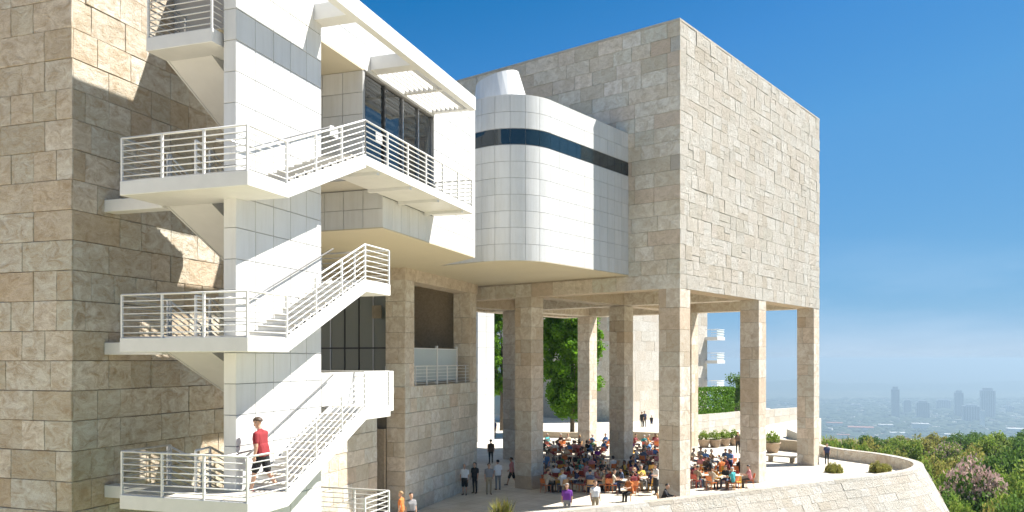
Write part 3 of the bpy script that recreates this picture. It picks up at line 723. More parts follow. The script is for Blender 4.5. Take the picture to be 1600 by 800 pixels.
# wind screen
ws = thing('wind_screen', 'two panel frosted glass wind screen with white posts behind the terrace railing', 'screen', FT.pt(7, -5.2, ZF))
for a in (4.5, 7.5, 10.3): FT.box('post', a - 0.06, a + 0.06, -5.27, -5.13, ZF + 0.01, ZF + 2.1, 'white_paint', ws)
for (a0, a1) in ((4.56, 7.44), (7.56, 10.24)):
    FT.box('glass_panel', a0, a1, -5.22, -5.18, ZF + 0.15, ZF + 1.9, 'screen_glass', ws); FT.box('frame_rail', a0, a1, -5.235, -5.165, ZF + 1.902, ZF + 1.96, 'white_paint', ws)

# ------------------------------------------------------------------ buildings and walls behind the pavilion
FB = Frame(14.5, 100.0, 38.0)
fb = thing('far_gallery', 'sunlit pale stone gallery block seen behind the columns with three end balconies', 'building', FB.pt(10, -8, 0))
FB.box('wall_core', 0.04, 21.8, -16, -0.04, -1.0, Z(11.0), 'pale_joint', fb)
S = lay(FB, 'T2', -0.04, 0, 21.8, 0.0, 15, 1.24, (2, 3, 3), 0.05, 'cleft_dimmed', 0.004, 0.01, seed=71)
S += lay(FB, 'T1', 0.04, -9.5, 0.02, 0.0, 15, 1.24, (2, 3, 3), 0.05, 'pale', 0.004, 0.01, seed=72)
build_pieces(S, fb, 'stone', 300)
for k, yy in enumerate((527, 563, 606)):
    z = Z((562 - yy) / 1280 * 118); s0 = FB.box('balcony', 21.0, 23.6, -0.3, 1.9, z - 0.45, z, 'white_paint', fb)
    for h in (0.35, 0.7, 1.05):
        p = tube('balcony_rail', [FB.pt(21.0, 1.85, z + h), FB.pt(23.5, 1.85, z + h), FB.pt(23.5, -0.2, z + h)], 0.035, 'white_paint', fb, 5)
    p = tube('balcony_rail', [FB.pt(21.0, 1.85, z + 1.05), FB.pt(21.0, -0.2, z + 1.05)], 0.035, 'white_paint', fb, 5)
    FB.box('balcony_screen', 21.05, 23.4, 1.80, 1.82, z, z + 1.0, 'screen_glass', fb)
wp = thing('white_pier', 'tall sunlit white wall pier standing far behind the terrace corner', 'pier', (-2.5, 76.5, 0))
FP = Frame(-3.15, 75.5, 40.0)
FP.box('shaft', 0.03, 2.3, -1.2, -0.03, 0, Z(9.0), 'enamel_joint', wp); build_panels(lay_panels(FP, 'T1', 0.03, -1.2, 0.0, 0.0, 16.0, 1, 11), wp)
build_panels(lay_panels(FP, 'T2', -0.03, 0.0, 2.3, 0.0, 16.0, 2, 11), wp)
gb = thing('far_glass_block', 'pale glass walled block far behind between pier and column', 'building', (-6, 104, 0))
FG = Frame(-1.0, 103, 5.0)
FG.box('wall_core', 0.1, 8, -18, -0.05, 0, Z(14), 'far_white', gb)
for k in range(6):
    for i in range(6): FG.box('window', 0.02, 0.09, -0.4 - i * 2.9 - 2.5, -0.4 - i * 2.9, 0.7 + k * 3.4, 3.5 + k * 3.4, 'blue_glass', gb)
# low stone bench wall and garden walls
def wallrun(name, label, pts, tops, th, mat, cat='wall', seglen=1.6):
    t = thing(name, label, cat, (pts[0][0], pts[0][1], 0))
    r = random.Random(len(label))
    for i in range(len(pts) - 1):
        p, q_ = Vector((*pts[i], 0)), Vector((*pts[i + 1], 0)); L = (q_ - p).length; m = max(1, int(L / seglen)); d = (q_ - p).normalized(); n = Vector((d.y, -d.x, 0))
        rowsn = max(1, int(round(max(tops[i], tops[i + 1]) / 0.85)))
        for k in range(m):
            for w_ in range(rowsn):
                f0, f1 = k / m, (k + 1) / m; g = 0.008; o = r.uniform(0, 0.02)
                t0, t1 = tops[i] + (tops[i + 1] - tops[i]) * f0, tops[i] + (tops[i + 1] - tops[i]) * f1
                A, B = p.lerp(q_, f0) + d * g, p.lerp(q_, f1) - d * g
                V = []
                for c, tt in ((A, t0), (B, t1)):
                    for s, hh in ((o, w_ / rowsn), (-th, w_ / rowsn), (-th, (w_ + 1) / rowsn), (o, (w_ + 1) / rowsn)):
                        v = c + n * s; V.append((v.x, v.y, tt * hh + (g if hh < 1 and hh > 0 and hh == (w_) / rowsn else -g * (hh != 0))))
                obj('stone', V, [(0, 1, 2, 3), (7, 6, 5, 4)] + [(j, (j + 1) % 4, 4 + (j + 1) % 4, 4 + j) for j in range(4)], mat, t)
    return t
wallrun('garden_wall', 'long sunlit pale stone garden wall behind the right columns', [(17.8, 80), (27, 91.8), (37.3, 105)], [2.2, 1.9, 1.5], 0.5, 'cleft_dimmed')
wallrun('bench_wall', 'low tan stone bench wall behind the crowded tables', [(10.6, 77.0), (15.2, 74.5)], [0.85, 0.85], 0.6, 'bench_stone')
wallrun('seat_wall', 'low brown stone wall in shade beside the right rear column', [(21.6, 70.0), (24.3, 66.2)], [0.9, 0.9], 0.5, 'bench_stone')
wallrun('planter_wall', 'low brown planter wall under the bright tree', [(2.4, 80.0), (7.4, 79.0)], [0.55, 0.55], 0.6, 'bench_stone')

# ------------------------------------------------------------------ vegetation
def leaves_mesh(name, pts, size, mat, seed, aspect=0.55, up=0.2, pts_dir=None):
    g = np.random.default_rng(seed); n = len(pts); P = np.asarray(pts, float)
    d = g.normal(size=(n, 3)); d[:, 2] += up
    if pts_dir is not None: d = d * 0.5 + pts_dir
    d /= np.linalg.norm(d, axis=1)[:, None]
    u = np.cross(d, g.normal(size=(n, 3))); u /= np.linalg.norm(u, axis=1)[:, None]; v = np.cross(d, u)
    s = size * g.uniform(0.6, 1.3, n)[:, None]
    A = P - u * s; B = P + v * s * aspect; C = P + u * s; D = P - v * s * aspect
    V = np.stack([A, B, C, D], 1).reshape(-1, 3)
    me = bpy.data.meshes.new(name); me.vertices.add(4 * n); me.vertices.foreach_set('co', V.ravel().astype(np.float32))
    me.loops.add(4 * n); me.loops.foreach_set('vertex_index', np.arange(4 * n, dtype=np.int32)); me.polygons.add(n)
    me.polygons.foreach_set('loop_start', np.arange(0, 4 * n, 4, dtype=np.int32)); me.update(calc_edges=True)
    me.materials.append(MATS[mat]); return me
def clump_points(n, clumps, seed, shell=0.55):
    """clumps: (x,y,z,r)"""
    g = np.random.default_rng(seed); C = np.array(clumps, float); wgt = C[:, 3] ** 2; wgt /= wgt.sum()
    idx = g.choice(len(C), n, p=wgt); d = g.normal(size=(n, 3)); d /= np.linalg.norm(d, axis=1)[:, None]
    rr = C[idx, 3] * (shell + (1 - shell) * g.random(n)) * (1 + 0.12 * g.normal(size=n))
    return C[idx, :3] + d * rr[:, None], d
def make_shrub(seed, w=1.0, h=1.0, nclump=22, nleaf=2600, leaf=0.075, mat='leaf_scrub', flower=None, nfl=900):
    """unit shrub ~ radius 1, returns list of (name, mesh)"""
    r = random.Random(seed); cl = []
    for k in range(nclump):
        t = r.uniform(0, 6.283); rad = math.sqrt(r.random()) * 0.8; top = (1 - rad ** 2 * 0.75) * h * r.uniform(0.55, 1.0)
        for zz in (top, top * 0.55, top * 0.25):
            if zz < 0.18 and rad < 0.5: continue
            cl.append((rad * math.cos(t) * w, rad * math.sin(t) * w, max(zz - 0.12, 0.12), r.uniform(0.17, 0.34)))
    P, d = clump_points(nleaf, cl, seed)
    P[:, 2] = np.abs(P[:, 2])
    out = [('foliage', leaves_mesh('foliage', P, leaf, mat, seed, pts_dir=d * 0.5))]
    if flower:
        top = [c for c in cl if c[2] > 0.42 * h]; P2, d2 = clump_points(nfl, top, seed + 1, 0.92)
        P2 = P2[P2[:, 2] > 0.38 * h]; out.append(('blossom', leaves_mesh('blossom', P2, leaf * 0.62, flower, seed + 2, 0.9)))
    V = []; F = []
    for k in range(5):
        t = k * 1.257 + r.random(); a, b_ = tube_geo([(0.05 * math.cos(t), 0.05 * math.sin(t), -0.15), (0.2 * math.cos(t), 0.2 * math.sin(t), 0.35), (0.5 * math.cos(t), 0.5 * math.sin(t), 0.75 * h)], [0.05, 0.035, 0.012], 5)
        F += [tuple(i + len(V) for i in f) for f in b_]; V += a
    out.append(('stem', mesh('stem', V, F, 'trunk'))); return out
def place_shrub(name, proto, loc, s, rz, label, cat, group=None, sz=None):
    t = thing(name, label, cat, loc, rz, group); t.scale = (s, s, sz or s)
    for nm, me in proto:
        o = bpy.data.objects.new(nm, me); COL.objects.link(o); o.parent = t
    return t
PROT = {'scrub': [make_shrub(101, mat='leaf_scrub', nleaf=9500, leaf=0.052), make_shrub(102, mat='leaf_scrub', nleaf=9500, leaf=0.052, h=0.85)],
        'olive': [make_shrub(103, mat='leaf_olive', nleaf=9500, leaf=0.052, h=0.8), make_shrub(107, mat='leaf_olive', nleaf=9500, leaf=0.052, h=0.9)],
        'dark': [make_shrub(104, mat='leaf_dark', nleaf=9500, leaf=0.052, h=1.1), make_shrub(108, mat='leaf_dark', nleaf=9500, leaf=0.052, h=1.0)],
        'pink': [make_shrub(105, mat='leaf_dark', flower='petal', nfl=2600, nleaf=9500, leaf=0.052, h=1.05), make_shrub(106, mat='leaf_scrub', flower='petal', nfl=900, nleaf=9500, leaf=0.052, h=0.9)]}
DESC = {'scrub': 'mid green shrub', 'olive': 'yellowish olive shrub', 'dark': 'dark green bushy shrub', 'pink': 'pink flowering shrub'}
def at(pxx, pyy, d): return Vector(((pxx - 800) / 1280 * d, d, HC + (562 - pyy) / 1280 * d))
# pixel column, pixel row of crown top, depth, radius, kind
SH = [(1505, 784, 52, 1.5, 'scrub'), (1548, 788, 50, 1.5, 'olive'), (1450, 782, 60, 1.5, 'olive'), (1572, 758, 56, 1.7, 'scrub'), (1530, 728, 62, 3.1, 'pink'), (1450, 742, 66, 2.3, 'scrub'), (1590, 770, 50, 2.0, 'dark'), (1478, 770, 60, 2.0, 'dark'), (1436, 722, 76, 2.2, 'scrub'), (1500, 712, 78, 2.6, 'scrub'),
      (1568, 700, 80, 3.2, 'dark'), (1610, 716, 74, 3.0, 'scrub'), (1460, 704, 90, 2.6, 'olive'), (1404, 704, 90, 2.6, 'olive'), (1380, 700, 88, 2.0, 'scrub'), (1520, 696, 96, 3.2, 'olive'),
      (1345, 692, 92, 2.2, 'scrub'), (1318, 690, 92, 2.0, 'dark'), (1300, 686, 100, 2.3, 'scrub'), (1360, 684, 112, 3.0, 'olive'), (1420, 688, 112, 2.8, 'scrub'), (1478, 686, 116, 3.0, 'pink'),
      (1545, 684, 112, 3.4, 'scrub'), (1592, 684, 112, 3.4, 'dark'), (1325, 680, 124, 2.6, 'olive'), (1440, 679, 132, 3.2, 'olive'), (1500, 678, 134, 3.2, 'dark'), (1398, 680, 134, 2.8, 'scrub'),
      (1560, 676, 140, 3.6, 'scrub'), (1605, 675, 140, 3.6, 'dark'), (1362, 680, 146, 2.6, 'dark'), (1296, 682, 140, 2.2, 'olive'), (1530, 676, 152, 3.0, 'dark'), (1465, 676, 152, 3.0, 'olive'), (1640, 700, 90, 4.0, 'dark'), (1645, 745, 64, 3.0, 'scrub'),
      (1432, 770, 64, 1.6, 'scrub'), (1410, 678, 150, 2.4, 'pink'), (1575, 738, 66, 2.0, 'scrub'), (1490, 748, 70, 1.8, 'olive'), (1540, 718, 84, 2.0, 'scrub'), (1470, 726, 82, 1.7, 'olive'), (1620, 690, 100, 3.0, 'olive'), (1335, 702, 78, 1.5, 'olive'), (1312, 699, 76, 1.3, 'scrub')]
rv = random.Random(5); used = {}
ORD = ['first', 'second', 'third', 'fourth', 'fifth', 'sixth', 'seventh', 'eighth', 'ninth', 'tenth', 'eleventh', 'twelfth', 'thirteenth', 'fourteenth', 'fifteenth', 'sixteenth', 'seventeenth', 'eighteenth', 'nineteenth', 'twentieth']
bykind = {}
for i, s in enumerate(SH): bykind.setdefault(s[4], []).append(i)
for k in bykind: bykind[k].sort(key=lambda i: SH[i][0])
for i, (x, y, d, r_, kind) in enumerate(SH):
    p = at(x, y, d); proto = PROT[kind][i % 2]; n = bykind[kind].index(i)
    h = {0: 1.0, 1: 0.9}[i % 2]; zt = p.z; sz = r_ * rv.uniform(0.95, 1.2); base = zt - sz * 0.98; gz = ground_h(p.x, p.y)
    if base > gz - 0.1: sz += (base - gz + 0.1) * 0.9; base = zt - sz * 0.98
    lab = '%s on the hillside, %s of its colour counting from the left' % (DESC[kind], ORD[n])
    if (x, y) == (1530, 728): lab = 'large round shrub crowned with pink blossom nearest the bottom right corner'
    place_shrub('hillside_shrub', proto, (p.x, p.y, base), r_, rv.uniform(0, 6.28), lab, 'shrub', 'shrubs on the hillside', sz)
def make_tree(name, label, loc, clumps, trunk, mat, nleaf, leaf, seed, cat='tree'):
    t = thing(name, label, cat, loc); P, d = clump_points(nleaf, clumps, seed, 0.35)
    link('crown', leaves_mesh('crown', P, leaf, mat, seed, pts_dir=d * 0.5), t).matrix_parent_inverse = Matrix.Identity(4)
    V = []; F = []
    for pts, rr in trunk:
        a, b_ = tube_geo(pts, rr, 8); F += [tuple(i + len(V) for i in f) for f in b_]; V += a
    o = link('trunk', mesh('trunk', V, F, 'trunk', True), t); o.matrix_parent_inverse = Matrix.Identity(4); return t
def tree_clumps(seed, h0, h1, rmax, n, power=1.0):
    r = random.Random(seed); c = []
    for k in range(n):
        f = r.random(); z = h0 + (h1 - h0) * f; prof = math.sin(math.pi * min(1, (0.12 + 0.80 * f)) ** power) ** 0.7
        t = r.uniform(0, 6.283); rad = rmax * prof * math.sqrt(r.uniform(0.15, 1)); c.append((rad * math.cos(t), rad * math.sin(t), z, r.uniform(0.45, 0.85)))
    return c
def trunkset(h, seed, rmax):
    r = random.Random(seed); T = [([(0, 0, -0.2), (0.05, 0, h * 0.4), (0, 0.05, h * 0.85)], [0.24, 0.17, 0.04])]
    for k in range(9):
        t = r.uniform(0, 6.283); z = h * r.uniform(0.22, 0.7); T.append(([(0, 0, z), (rmax * 0.45 * math.cos(t), rmax * 0.45 * math.sin(t), z + h * 0.1), (rmax * 0.85 * math.cos(t), rmax * 0.85 * math.sin(t), z + h * 0.17)], [0.08, 0.05, 0.015]))
    return T
make_tree('plane_tree', 'bright green leafy tree framed between the two middle columns', (6.1, 83, 0), tree_clumps(11, 2.0, 15.5, 2.9, 300), trunkset(14, 1, 3.0), 'leaf_bright', 46000, 0.17, 11)
make_tree('plane_tree', 'green tree between the white pier and the dark column', (-1.1, 88, 0), tree_clumps(12, 4.2, 14.5, 1.9, 90), trunkset(13, 2, 1.9), 'leaf_bright', 15000, 0.16, 12)
make_tree('oak_tree', 'dark green tree rising beside the clipped hedge', (27.2, 99, 0.0), tree_clumps(13, 1.5, 5.4, 1.7, 34), trunkset(4.6, 3, 1.6), 'leaf_dark', 5000, 0.14, 13)
# clipped hedge
hg = thing('clipped_hedge', 'clipped bright green box hedge on top of the garden wall', 'hedge', (20.0, 84.9, 2.05))
g = np.random.default_rng(4); n = 9000; U = g.uniform(-1, 1, (n, 3)); ax = g.integers(0, 3, n); U[np.arange(n), ax] = np.sign(U[np.arange(n), ax]) * g.uniform(0.86, 1.02, n)
P = U * np.array([1.1, 5.0, 1.3]) + np.array([0, 0, 1.3]); th = R(-38); P = np.stack([P[:, 0] * math.cos(th) - P[:, 1] * math.sin(th), P[:, 0] * math.sin(th) + P[:, 1] * math.cos(th), P[:, 2]], 1)
for nm, me in (('foliage', leaves_mesh('foliage', P, 0.13, 'leaf_hedge', 5)),):
    o = bpy.data.objects.new(nm, me); COL.objects.link(o); o.parent = hg
V, F = tube_geo([(0, 0, -2.0), (0, 0, 1.2)], 0.1, 6); o = bpy.data.objects.new('stem', mesh('stem', V, F, 'trunk')); COL.objects.link(o); o.parent = hg
# pots with plants
def pot(loc, s, label, rz=0.0):
    t = thing('potted_plant', label, 'plant', loc, rz, 'potted plants on the terrace')
    k = 'potmesh'
    if k not in CACHE:
        V = []; F = []; prof = [(0.34, 0.0), (0.46, 0.35), (0.52, 0.62), (0.56, 0.62), (0.56, 0.70), (0.48, 0.70), (0.44, 0.58), (0.01, 0.56)]
        for (rr, zz) in prof:
            for j in range(16): V.append((rr * math.cos(j * math.pi / 8), rr * math.sin(j * math.pi / 8), zz))
        for i in range(len(prof) - 1):
            for j in range(16): F.append((i * 16 + j, i * 16 + (j + 1) % 16, (i + 1) * 16 + (j + 1) % 16, (i + 1) * 16 + j))
        F.append(tuple(range(15, -1, -1))); CACHE[k] = mesh('pot', V, F, 'pot', True)
        cl = [(0.32 * math.cos(a), 0.32 * math.sin(a), 0.85 + 0.12 * (i % 3), 0.24) for i, a in enumerate(np.linspace(0, 6.28, 8))] + [(0, 0, 1.25, 0.26)]
        P, d = clump_points(700, cl, 9); CACHE['potleaf'] = leaves_mesh('foliage', P, 0.07, 'leaf_scrub', 9)
    t.scale = (s, s, s)
    for nm, kk in (('pot', k), ('foliage', 'potleaf')):
        o = bpy.data.objects.new(nm, CACHE[kk]); COL.objects.link(o); o.parent = t
for i, (x, y) in enumerate(((1100, 699), (1117, 699), (1132, 697), (1147, 696))):
    d = 7.6 * 1280 / (y - 562); pot(((x - 800) / 1280 * d, d, 0), 1.0, 'potted shrub in the row behind the tables, %s from the left' % ORD[i], i)
d = 67.0; pot((407 / 1280 * d, d, 0), 1.2, 'lone potted shrub between the two right columns', 1.0)
# planting beds at the terrace tip
for i, (x, d, s, lab) in enumerate(((1303, 55.2, 0.62, 'small clump of shrubs at the terrace tip left of the other clump'), (1376, 55.0, 0.62, 'wider clump of shrubs against the curved parapet at the terrace tip'))):
    t = place_shrub('tip_shrub', PROT['olive'][i % 2], ((x - 800) / 1280 * d, d, 0.02), s * (1.0 if i == 0 else 1.25), i, lab, 'shrub', None, s * 1.3)
pb = thing('planting_bed', 'long narrow dark planting bed inside the near parapet at the terrace tip', 'planter', (22.5, 52.0, 0)); FBd = Frame(22.0, 51.2, 58)
FBd.box('kerb', -2.8, 2.8, -0.3, 0.3, 0.0, 0.16, 'cleft_dimmed', pb); FBd.box('soil', -2.65, 2.65, -0.2, 0.2, 0.16, 0.19, 'interior', pb)
pb = thing('planting_bed', 'short dark planting bed near the single shrub at the terrace tip', 'planter', (19.0, 51.0, 0)); FBd = Frame(18.6, 49.6, 58)
FBd.box('kerb', -1.3, 1.3, -0.3, 0.3, 0.0, 0.16, 'cleft_dimmed', pb); FBd.box('soil', -1.15, 1.15, -0.2, 0.2, 0.16, 0.19, 'interior', pb)
# spiky plant at the bottom edge
yu = thing('yucca', 'spiky yellow green yucca rising into the bottom edge of the picture', 'plant', (-0.45, 36.4, 0.0))
ry = random.Random(8); V = []; F = []
for k in range(95):
    t = ry.uniform(0, 6.283); el = ry.uniform(0.25, 1.45); L = ry.uniform(0.7, 1.05); d = Vector((math.cos(t) * math.cos(el), math.sin(t) * math.cos(el), math.sin(el))); s = Vector((-math.sin(t), math.cos(t), 0)) * 0.03
    c = Vector((ry.uniform(-.35, .35), ry.uniform(-.2, .2), 0.62 + ry.uniform(-0.1, 0.1))); m_ = c + d * L * 0.5; e_ = c + d * L + Vector((0, 0, -0.18 * math.cos(el)))
    b0 = len(V); V += [c - s * .7, c + s * .7, m_ + s, m_ - s, e_]; F += [(b0, b0 + 1, b0 + 2, b0 + 3), (b0 + 3, b0 + 2, b0 + 4)]
o = bpy.data.objects.new('leaf_rosette', mesh('leaf_rosette', V, F, 'leaf_yucca')); COL.objects.link(o); o.parent = yu
V, F = tube_geo([(0, 0, -0.3), (0, 0, 0.4), (0.05, 0, 0.75)], [0.2, 0.17, 0.12], 8); o = bpy.data.objects.new('trunk', mesh('trunk', V, F, 'trunk')); COL.objects.link(o); o.parent = yu

# ------------------------------------------------------------------ people
def hull(bm, spheres, sub=2):
    t = bmesh.new()
    for (x, y, z, r) in spheres: bmesh.ops.create_icosphere(t, subdivisions=sub, radius=r, matrix=Matrix.Translation((x, y, z)))
    if len(spheres) > 1:
        res = bmesh.ops.convex_hull(t, input=t.verts)
        junk = [v for v in t.verts if not v.link_faces] + [g_ for g_ in res['geom_interior'] if isinstance(g_, bmesh.types.BMVert)]
        bmesh.ops.delete(t, geom=list({v for v in junk if v.is_valid}), context='VERTS')
    me = bpy.data.meshes.new('t'); t.to_mesh(me); t.free(); bm.from_mesh(me); bpy.data.meshes.remove(me)
def cap_dist(P, A, B, ra, rb):
    A, B = np.array(A), np.array(B); ab = B - A; L = ab @ ab + 1e-9
    t = np.clip((P - A) @ ab / L, 0, 1); return np.linalg.norm(P - (A + t[:, None] * ab), axis=1) - (ra + (rb - ra) * t)
def make_person(pose, voxel=0.012, shorts=False, skirt=False, sleeve='short'):
    """faces +y. returns body mesh (slots skin, top, bottom, shoe) and hair mesh"""
    prim = []   # (list of spheres, label)
    sit = pose.get('sit', False); ph = 0.565 if sit else 0.965; lean = pose.get('lean', 0.0); hd = pose.get('head', 0.0)
    def tor(x, y, z): # torso point with lean about pelvis (z measured above the pelvis)
        return (x, y * math.cos(lean) + z * math.sin(lean), ph + z * math.cos(lean) - y * math.sin(lean))
    S = lambda p, r: (*p, r)
    prim.append(([S(tor(-.15, 0, .43), .085), S(tor(.15, 0, .43), .085), S(tor(-.10, .03, .33), .105), S(tor(.10, .03, .33), .105), S(tor(-.085, .015, .12), .11), S(tor(.085, .015, .12), .11)], 'top'))
    prim.append(([S(tor(-.085, .0, .14), .118), S(tor(.085, .0, .14), .118), S(tor(-.09, -.01, -.02), .12), S(tor(.09, -.01, -.02), .12)], 'top' if not pose.get('tucked') else 'bottom'))
    prim.append(([S(tor(-.13, -.01, .46), .055), S(tor(.13, -.01, .46), .055), S(tor(0, -.01, .51), .06)], 'top'))
    prim.append(([S(tor(0, 0, .50), .055), S(tor(0, .02, .60), .052)], 'skin'))
    hc = Vector(tor(0, .035, .69)); ct, st_ = math.cos(hd), math.sin(hd)
    def hp(x, y, z): return (hc.x + x, hc.y + y * ct + z * st_, hc.z + z * ct - y * st_)
    prim.append(([S(hp(0, 0, .04), .088), S(hp(0, -.02, .05), .085), S(hp(0, .03, -.06), .058), S(hp(0, .055, -.085), .035)], 'skin'))
    prim.append(([S(hp(0, .088, 0.01), .013), S(hp(0, .108, -.022), .016)], 'skin'))
    for s in (-1, 1): prim.append(([S(hp(s * .083, -.005, .012), .017), S(hp(s * .086, -.01, -.02), .014)], 'skin'))
    prim.append(([S(tor(-.085, 0, .0), .12), S(tor(.085, 0, .0), .12), S(tor(-.085, 0.0, -.07), .105), S(tor(.085, 0.0, -.07), .105)], 'bottom'))
    for s, key in ((-1, 'L'), (1, 'R')):
        hip = Vector((s * .092, 0, ph - .05)); tf, kb = pose['leg' + key]     # thigh forward angle, knee bend
        sp = pose.get('spread', 0.0)
        knee = hip + Vector((s * (.012 + sp * .4), math.sin(tf) * .42, -math.cos(tf) * .42)); sh = tf - kb
        ank = knee + Vector((0, math.sin(sh) * .40, -math.cos(sh) * .40))
        if shorts:
            mid = hip.lerp(knee, 0.86); prim.append(([S(hip, .108), S(mid, .092)], 'bottom')); prim.append(([S(hip.lerp(knee, .6), .07), S(knee, .055)], 'skin'))
        else: prim.append(([S(hip, .100), S(knee, .066)], 'bottom'))
        calf = knee.lerp(ank, .32) + Vector((0, -.012, 0)); lab = 'skin' if shorts else 'bottom'
        prim.append(([S(knee, .056 if shorts else .064), S(calf, .054 if shorts else .060)], lab)); prim.append(([S(calf, .053 if shorts else .060), S(ank, .036 if shorts else .050)], lab))
        fa = pose.get('foot' + key, 0.0); fd = Vector((s * .15, math.cos(fa), math.sin(fa))).normalized()
        prim.append(([S(ank + Vector((0, -.03, -.055)), .038), S(ank + fd * .10 + Vector((0, 0, -.055)), .038), S(ank + fd * .17 + Vector((0, 0, -.062)), .03)], 'shoe'))
        sho = Vector(tor(s * .195, -.01, .44)); af, ab_, eb = pose['arm' + key]   # forward angle, outward angle, elbow bend
        ud = Vector((s * math.sin(ab_), math.sin(af) * math.cos(ab_), -math.cos(af) * math.cos(ab_))); el = sho + ud * .285
        fdv = Vector((s * math.sin(ab_) * .4 - s * math.sin(eb) * pose.get('inward', .25), math.sin(af + eb), -math.cos(af + eb))).normalized(); wr = el + fdv * .245
        if sleeve == 'short':
            prim.append(([S(sho, .066), S(sho.lerp(el, .62), .058)], 'top')); prim.append(([S(sho.lerp(el, .5), .046), S(el, .042)], 'skin')); prim.append(([S(el, .042), S(wr, .028)], 'skin'))
        else:
            prim.append(([S(sho, .066), S(el, .052)], 'top')); prim.append(([S(el, .052), S(wr, .036)], 'top'))
        side = fdv.cross(Vector((s, 0, 0))).normalized(); 
        if side.length < .1: side = Vector((0, 1, 0))
        inn = Vector((-s, 0, 0)) - fdv * (-s * fdv.x); inn.normalize(); pn = fdv.cross(inn).normalized() * s
        pc = wr + fdv * .055; prim.append(([S(wr + fdv * .015, .026), S(pc + pn * .024, .019), S(pc - pn * .024, .019)], 'skin'))
        for j, (off, L) in enumerate(((.030, .058), (.011, .068), (-.009, .064), (-.028, .050))):
            b0 = wr + fdv * .082 + pn * off; b1 = b0 + (fdv * .8 + inn * .25).normalized() * L * .55; b2 = b1 + (fdv * .55 + inn * .75).normalized() * L * .5
            prim.append(([S(b0, .0095), S(b1, .009)], 'skin')); prim.append(([S(b1, .009), S(b2, .0078)], 'skin'))
        t0 = wr + fdv * .03 + pn * .028; t1 = t0 + (pn * .7 + fdv * .7).normalized() * .04; t2 = t1 + (fdv * .9 + inn * .3).normalized() * .03
        prim.append(([S(t0, .0115), S(t1, .0105)], 'skin')); prim.append(([S(t1, .0105), S(t2, .009)], 'skin'))
    if skirt:
        prim.append(([S((-.09, 0, ph - .02), .115), S((.09, 0, ph - .02), .115), S((-.12, 0.02 if not sit else .25, ph - .42 if not sit else ph - .05), .10), S((.12, .02 if not sit else .25, ph - .42 if not sit else ph - .05), .10)], 'bottom'))
    bm = bmesh.new()
    for sph, lab in prim: hull(bm, sph)
    me = bpy.data.meshes.new('body'); bm.to_mesh(me); bm.free()
    o = bpy.data.objects.new('tmp', me); COL.objects.link(o)
    m1 = o.modifiers.new('r', 'REMESH'); m1.mode = 'VOXEL'; m1.voxel_size = voxel; m2 = o.modifiers.new('s', 'SMOOTH'); m2.factor = 0.4; m2.iterations = 2
    dg = bpy.context.evaluated_depsgraph_get(); out = bpy.data.meshes.new_from_object(o.evaluated_get(dg)); bpy.data.objects.remove(o); bpy.data.meshes.remove(me)
    n = len(out.polygons); P = np.empty(n * 3); out.polygons.foreach_get('center', P); P = P.reshape(-1, 3)
    best = np.full(n, 9.0); lab_i = np.zeros(n, int); idx = {'skin': 0, 'top': 1, 'bottom': 2, 'shoe': 3}
    for sph, lab in prim:
        for i in range(len(sph)):
            for j in range(i, len(sph)):
                if len(sph) > 1 and i == j: continue
                dd = cap_dist(P, sph[i][:3], sph[j][:3], sph[i][3], sph[j][3])
                if lab in ('top', 'bottom', 'shoe'): dd = dd - 0.004
                k = dd < best; best[k] = dd[k]; lab_i[k] = idx[lab]
    out.materials.clear()
    for nm in ('skin', 'cloth_red', 'cloth_black', 'cloth_brown'): out.materials.append(MATS[nm])
    out.polygons.foreach_set('material_index', lab_i.astype(np.int32)); out.polygons.foreach_set('use_smooth', [True] * n); out.update()
    # hair cap
    bm = bmesh.new(); bmesh.ops.create_icosphere(bm, subdivisions=3, radius=1.0); dele = []
    long = pose.get('longhair', False)
    for v in bm.verts:
        x, y, z = v.co
        keep = z > 0.32 - 0.1 * abs(x) + (0.25 if y > 0.55 else 0) - 1.25 * max(0, -y) * (1.5 if long else 0.75)
        if not keep: dele.append(v)
        else:
            w_ = 1 + 0.05 * math.sin(9 * x + 3 * z) * math.cos(7 * y); v.co = Vector(hp(x * .096 * w_, -.012 + y * .107 * w_, .045 + z * (.096 if z > 0 else (.19 if long else .12)) * w_))
    bmesh.ops.delete(bm, geom=dele, context='VERTS'); bmesh.ops.solidify(bm, geom=bm.faces[:], thickness=-0.012)
    hair = bpy.data.meshes.new('hair'); bm.to_mesh(hair); bm.free(); hair.polygons.foreach_set('use_smooth', [True] * len(hair.polygons)); hair.materials.append(MATS['hair_brown'])
    return out, hair, [hp(-.033, .082, .012), hp(.033, .082, .012)]
STAND = dict(legL=(0.03, 0.05), legR=(-0.03, 0.04), armL=(0.05, 0.12, 0.2), armR=(0.0, 0.14, 0.25))
WALK = dict(legL=(0.42, 0.12), legR=(-0.22, 0.35), footR=-0.3, armL=(-0.35, 0.10, 0.25), armR=(0.4, 0.10, 0.35), lean=0.05)
TALK = dict(legL=(0.05, 0.06), legR=(-0.02, 0.1), armL=(0.35, 0.2, 1.3), armR=(0.1, 0.12, 0.3), head=-0.1)
SIT1 = dict(sit=True, legL=(1.48, 1.5), legR=(1.42, 1.35), armL=(0.75, 0.12, 0.75), armR=(0.70, 0.12, 0.85), lean=0.12, head=0.2)
SIT2 = dict(sit=True, legL=(1.45, 1.3), legR=(1.5, 1.6), armL=(0.45, 0.15, 1.1), armR=(0.9, 0.2, 1.25), lean=-0.10, longhair=True)
SIT3 = dict(sit=True, legL=(1.5, 1.5), legR=(1.5, 1.5), armL=(0.55, 0.25, 0.9), armR=(0.5, 0.2, 1.0), lean=0.28, head=0.1, spread=0.2)
